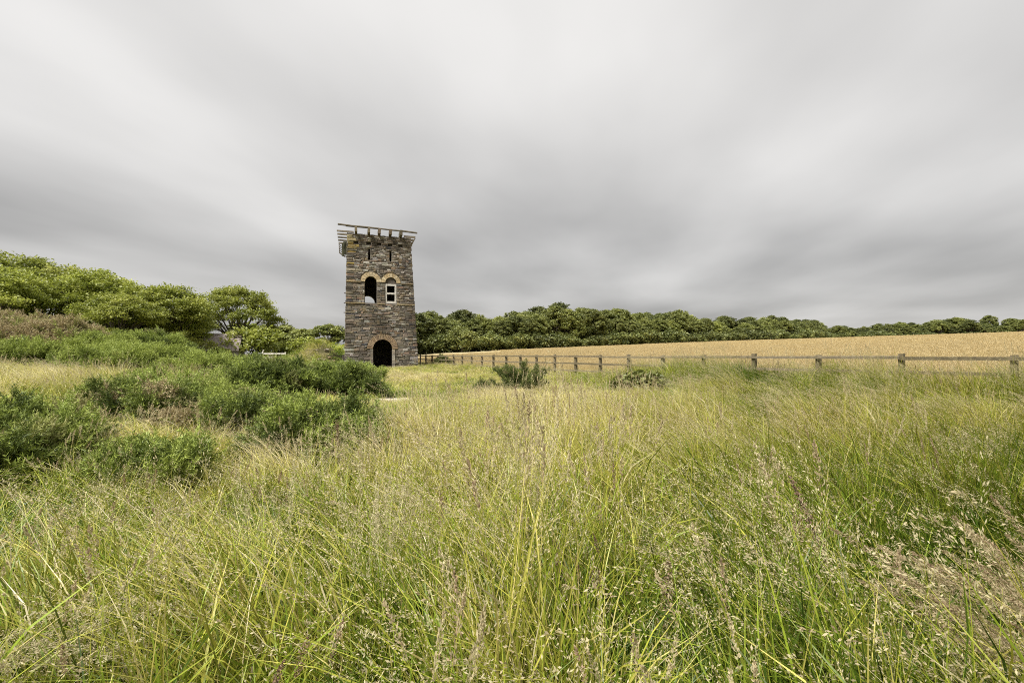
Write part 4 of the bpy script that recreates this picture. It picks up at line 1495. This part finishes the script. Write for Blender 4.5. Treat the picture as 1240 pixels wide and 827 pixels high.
for i, (loc, s_, lab) in enumerate([((-53.5, 108), 1.02, 'small open tree with a flat crown beyond the spoil heap'),
                                    ((-44.5, 110), 1.10, 'small spreading tree seen past the edge of the tower'),
                                    ((-59, 116), .72, 'low dark tree between the round crowned tree and the flat crowned one'),
                                    ((-39.0, 112), .95, 'small tree half hidden behind the tower'),
                                    ((-48.6, 106), .9, 'small rounded tree filling the row beyond the spoil heap'),
                                    ((-57.0, 109), .95, 'small dense tree next to the flat crowned one beyond the spoil heap')]):
    tree('field_tree', loc, far_small[i % 2], lab, s_, i * 1.3)
bush_p = proto(990, 2.2, 1.1, 1.3, .1, .5, nl=9, clumps=14, per=26, leaf=.16, flat=.7, lobe=(.4, .6), mat='leafA', under=.4)
for loc, s_, lab in (((-39.4, 61.5), .55, 'small dark bush in front of the pale house'), ((-38.6, 68), 1.7, 'pale green bush at the foot of the round crowned tree'), ((-35.5, 80), 1.4, 'hedge bush beyond the broken gate'), ((-41, 84), 1.2, 'hedge bush behind the round crowned tree'), ((-31.5, 80), 1.1, 'hedge bush nearest the spoil heap beyond the broken gate')):
    o = tree('hedge_bush', loc, bush_p, lab, s_, s_ * 7); o['category'] = 'bush'

# the wood beyond the wheat
WP = []
for k, (mat, Rx, Rz, zc, fl) in enumerate([('leafB', 5.4, 5.6, 6.6, .85), ('leafD', 5.0, 5.6, 6.4, .95), ('leafC', 5.2, 6.0, 6.8, .9), ('leafB', 4.6, 6.2, 6.8, 1.0), ('leafC', 4.6, 5.4, 6.2, .8), ('leafB', 6.0, 5.2, 6.2, .8)]):
    WP.append(proto(1000 + 7 * k, Rx, Rz, zc, .28, 3.0, nl=28, clumps=24, per=34, leaf=.205, flat=fl, lobe=(.22, .35), cl_r=.085, mat=mat, under=.45, zlo=-1.0))
WLAB = ['broad olive tree in the wood', 'rounded lighter green tree in the wood', 'dark full crowned tree in the wood',
        'tall narrow olive tree in the wood', 'smaller dark tree in the wood', 'wide olive tree in the wood']
SP = proto(1090, 3.4, 1.5, 1.6, .12, .8, nl=12, clumps=14, per=22, leaf=.3, flat=.7, lobe=(.4, .6), mat='leafC', under=.5)


def build_wood():
    rs = random.Random(12)
    # target crown-top height along the edge (world metres above datum), read against distance
    xs = [-33.8, -32.0, -18.2, -6.3, 9.8, 27.2, 50.1, 80.2, 100.0, 117.4, 166.6, 223.3, 230.2, 265.7, 305.5, 320.9, 335.5, 349.3, 369.1]
    hh = [16.8, 17.5, 17.6, 15.6, 19.3, 20.7, 20.2, 21.3, 19.4, 20.6, 22.8, 24.8, 21.9, 23.5, 25.0, 29.8, 26.8, 27.3, 27.0]
    SX = [-14, 25, 70, 115, 170, 240, 310]
    SECT = ['close to the tower', 'near the grey willow', 'at the tall stretch', 'past the tall stretch', 'where the wood thins', 'beyond the bare gap', 'on the crest', 'at the far end']
    x = -36.0
    n = 0
    while x < 400:
        y = float(wood_y(x))
        for row in range(3):
            xx = x + rs.uniform(-1.2, 1.2) + row * 2.2; yy = y + 4 + row * 7 + rs.uniform(-1.5, 1.5)
            z = H(xx, yy); top = float(np.interp(xx, xs, hh)) * ((rs.uniform(.80, .96), rs.uniform(.9, 1.0), 1.0)[row]) + rs.uniform(-1.6, 1.3)
            k = rs.choice([0, 1, 2, 3, 1, 5, 0, 1, 3]) if xx > -12 else rs.choice([0, 2, 5, 4, 0])
            if xx > 95: k = rs.choice([2, 4, 0, 5, 2, 3])
            s_ = max(.5, (top - z) / 12.8)
            tree('woodland_tree', (xx, yy), WP[k], '%s, %s row %s' % (WLAB[k], ('front', 'middle', 'rear')[row], SECT[int(np.searchsorted(SX, xx))]), s_ * 1.02, rs.uniform(0, 6.28), 'trees of the wood beyond the wheat', zs=rs.uniform(.9, 1.08))
            n += 1
        for _ in range(2):
            xs_ = x + rs.uniform(-3, 3)
            o = tree('woodland_shrub', (xs_, float(wood_y(xs_)) - .5), SP, 'dark shrub along the foot of the wood beyond the wheat', rs.uniform(.6, 1.7), rs.uniform(0, 6), 'shrubs along the foot of the wood')
            o['category'] = 'shrub'
        x += (5.3 if x < 100 else 6.4 if x < 200 else 7.6) * rs.uniform(.85, 1.15)
    print('WOOD', n)


build_wood()
o = tree('grey_willow', (-16.5, 150), proto(1111, 4.2, 3.0, 3.4, .18, 1.2, nl=12, clumps=16, per=26, leaf=.26, flat=.9, lobe=(.4, .6), mat='leafB', under=.5), 'greyish rounded willow at the edge of the wood near the fence line', 1.15, 0)


# ------------------------------------------------------------------ pale house behind the round tree
def build_house():
    root = empty('pale_house', (-42.9, 66.0, H(-42.9, 66.0) - 1.0), R(20))
    tag(root, 'pale house with grey pink slate roof half hidden by trees', 'house')
    mb = MB(); mb.box((0, 0, 1.0), (5.0, 2.6, 1.25)); mb.build('wall', MAT['render'], root)
    # gabled ends as solid prism
    mb = MB(); mb.add([(-4.98, -2.58, 2.25), (-4.98, 2.58, 2.25), (-4.98, 0, 4.35), (4.98, -2.58, 2.25), (4.98, 2.58, 2.25), (4.98, 0, 4.35)], [(0, 2, 1), (3, 4, 5), (0, 3, 5, 2), (1, 2, 5, 4)]); mb.build('gable', MAT['render'], root)
    rt = empty('roof', (0, 0, 0)); rt.parent = root
    for sy in (-1, 1):
        d = Vector((0, sy * 2.95, -2.4)); L = d.length; d.normalize()
        nrm = Vector((0, sy * -d.z, abs(d.y))); nrm = Vector((0, sy * 2.4, 2.95)).normalized()
        for r_ in range(9):        # slate courses, lapped
            a = Vector((0, 0, 4.46)) + d * (L * r_ / 9 - .03); b = Vector((0, 0, 4.46)) + d * (L * (r_ + 1) / 9 + .05)
            hx = []
            for off in (.0, .05):
                la = nrm * (off + .02); lb = nrm * (off + .075)
                hx += [Vector((-5.25, a.y, a.z)) + la, Vector((5.25, a.y, a.z)) + la, Vector((5.25, b.y, b.z)) + lb, Vector((-5.25, b.y, b.z)) + lb]
            m_ = MB(); m_.hexa(hx); m_.build('slate_course', MAT['slate'], rt)
    mb = MB(); mb.tube([(-5.27, 0, 4.52), (5.27, 0, 4.52)], [.11, .11], 8); mb.build('ridge', MAT['slate'], rt)
    for x in (-2.6, 1.2):
        w_ = MB(); w_.box((x, -2.62, 1.2), (.55, .05, .6)); wo = w_.build('window', MAT['paint'], root)
        g = MB(); g.box((x, -2.665, 1.2), (.46, .01, .5)); g.build('pane', MAT['glass'], wo)
    root.scale = (.64, .9, 1)


build_house()


# ------------------------------------------------------------------ broken gate
def build_gate():
    gx, gy = -22.4, 40.5
    root = empty('broken_gate', (gx, gy, H(gx, gy)), R(8)); tag(root, 'broken pale timber gate leaning by the gorse, with one long rail', 'gate')
    c = (.52, .49, .43)
    mb = MB(); mb.tube([(-.1, 0, -.2), (.28, 0, 1.35)], [.07, .06], 6, c); mb.build('post', MAT['timber'], root)
    for z in (1.0, .62): mb = MB(); mb.box((1.15, .02, z), (.95, .035, .055), col=c, jit=.01); mb.build('rail', MAT['timber'], root)
    mb = MB(); mb.box((2.1, .04, .45), (.05, .05, .7), col=c); mb.build('post', MAT['timber'], root)


build_gate()


# ------------------------------------------------------------------ single plants in the foreground
def plume_clump(loc, seed, label, n=46, L=(.95, 1.35), red=(.35, .7), wind=(1.0, 1.9), per=150, spread=.028, rz=math.pi, rad=.22, leaves=60):
    me = grass_tuft('plumes', seed, leaves, (.4, .8), .007, (.15, .5), rad, (.5, 1.1), (.03, .35), (.1, .9), n, L, (.5, .85), (per, .68, spread, .0125, .0030), red, wind)
    o = link('plumed_grass_clump', me)
    o.location = (loc[0], loc[1], H(*loc)); o.rotation_euler = (0, 0, rz)
    tag(o, label, 'grass clump')


plume_clump((2.02, 1.6), 501, 'big clump of purplish brown grass plumes arching over in the wind', 44, (.95, 1.3), per=420, spread=.024, red=(.4, .68))
plume_clump((1.98, 1.46), 502, 'short clump of thick pale plumes bent low beside the big purplish clump', 18, (.9, 1.1), (.3, .55), (1.3, 2.0), 260, .026, math.pi + .1, .15, 30)
plume_clump((-.62, 2.05), 503, 'upright sheaf of pale cream grass heads in the meadow', 26, (.95, 1.25), (0, .15), (-.1, .25), 150, .018, 0, .10, 20)
plume_clump((-1.9, 1.75), 504, 'mat of flattened pale grass combed over by the wind', 60, (.6, .85), (.05, .35), (1.5, 2.3), 110, .03, -.25, .3, 90)

plume_clump((-1.3, 2.35), 505, 'loose sheaf of pale cream grass heads beside the flattened mat', 18, (.85, 1.15), (0, .2), (-.1, .4), 120, .02, 0, .16, 20)
plume_clump((.12, 2.9), 506, 'slender tuft of pale straw stalks standing above the green blades', 14, (.95, 1.2), (0, .2), (-.1, .4), 120, .018, 2.6, .14, 16)


def dock(loc, h, lean, seed, label, group):
    rg = np.random.default_rng(seed)
    x0, y0 = loc
    root = empty('dock_plant', (x0, y0, H(x0, y0))); tag(root, label, 'plant', group)
    mb = MB(); pts = [Vector((lean[0] * h * t_ ** 1.5, lean[1] * h * t_ ** 1.5, h * t_ * (1 - .12 * abs(lean[0]) * t_))) for t_ in np.linspace(0, 1, 7)]
    mb.tube([pts[0] - Vector((0, 0, .1))] + pts[1:], [.006, .006, .0055, .005, .0045, .0035, .002], 5, (.5, .7, .5)); mb.build('stem', MAT['gwood'], root)
    q, C = [], []
    n = 520
    t_ = .5 + .5 * rg.random(n)
    # whorls
    t_ = np.round(t_ * 34) / 34 + rg.normal(0, .004, n)
    t_ = np.clip(t_, .45, 1)
    xs = np.interp(t_, np.linspace(0, 1, 7), [p.x for p in pts]); ys = np.interp(t_, np.linspace(0, 1, 7), [p.y for p in pts]); zs = np.interp(t_, np.linspace(0, 1, 7), [p.z for p in pts])
    p = np.c_[xs, ys, zs] + rg.normal(0, 1, (n, 3)) * np.array([.017, .017, .008]) * (1.25 - .8 * (t_ - .5) * 2)[:, None]
    u = rg.normal(size=(n, 3)); u /= np.linalg.norm(u, axis=1)[:, None]; v = np.cross(u, rg.normal(size=(n, 3))); v /= np.linalg.norm(v, axis=1)[:, None]
    sz = rg.uniform(.0035, .006, n)[:, None]
    Q = np.stack([p - u * sz, p - v * sz, p + u * sz, p + v * sz], 1)
    C = np.zeros((n, 4, 3)); C[..., 0] = rg.uniform(.75, 1.2, n)[:, None]; C[..., 2] = rg.uniform(.72, 1, n)[:, None]
    o = link('seed_head', np_mesh('seed_head', Q.reshape(-1, 3), np.arange(n * 4).reshape(-1, 4), [MAT['seed']], C.reshape(-1, 3)), root); o['kind'] = 'stuff'


DG = 'docks gone to seed in the meadow'
DL = 'dark brown dock gone to seed, standing in the tall grass'
dock((1.75, 2.35), 1.02, (-.28, .05), 61, 'tall dark dock seed spike leaning beside the purplish grass plumes', None)
for i, (x, y, h) in enumerate([(.15, 6.3, .92), (.3, 2.4, .66), (-1.75, 4.6, .8), (.75, 2.2, .62), (-.3, 3.6, .72)]):
    dock((x, y), h, (random.uniform(-.14, .02), 0), 70 + i, DL, DG)
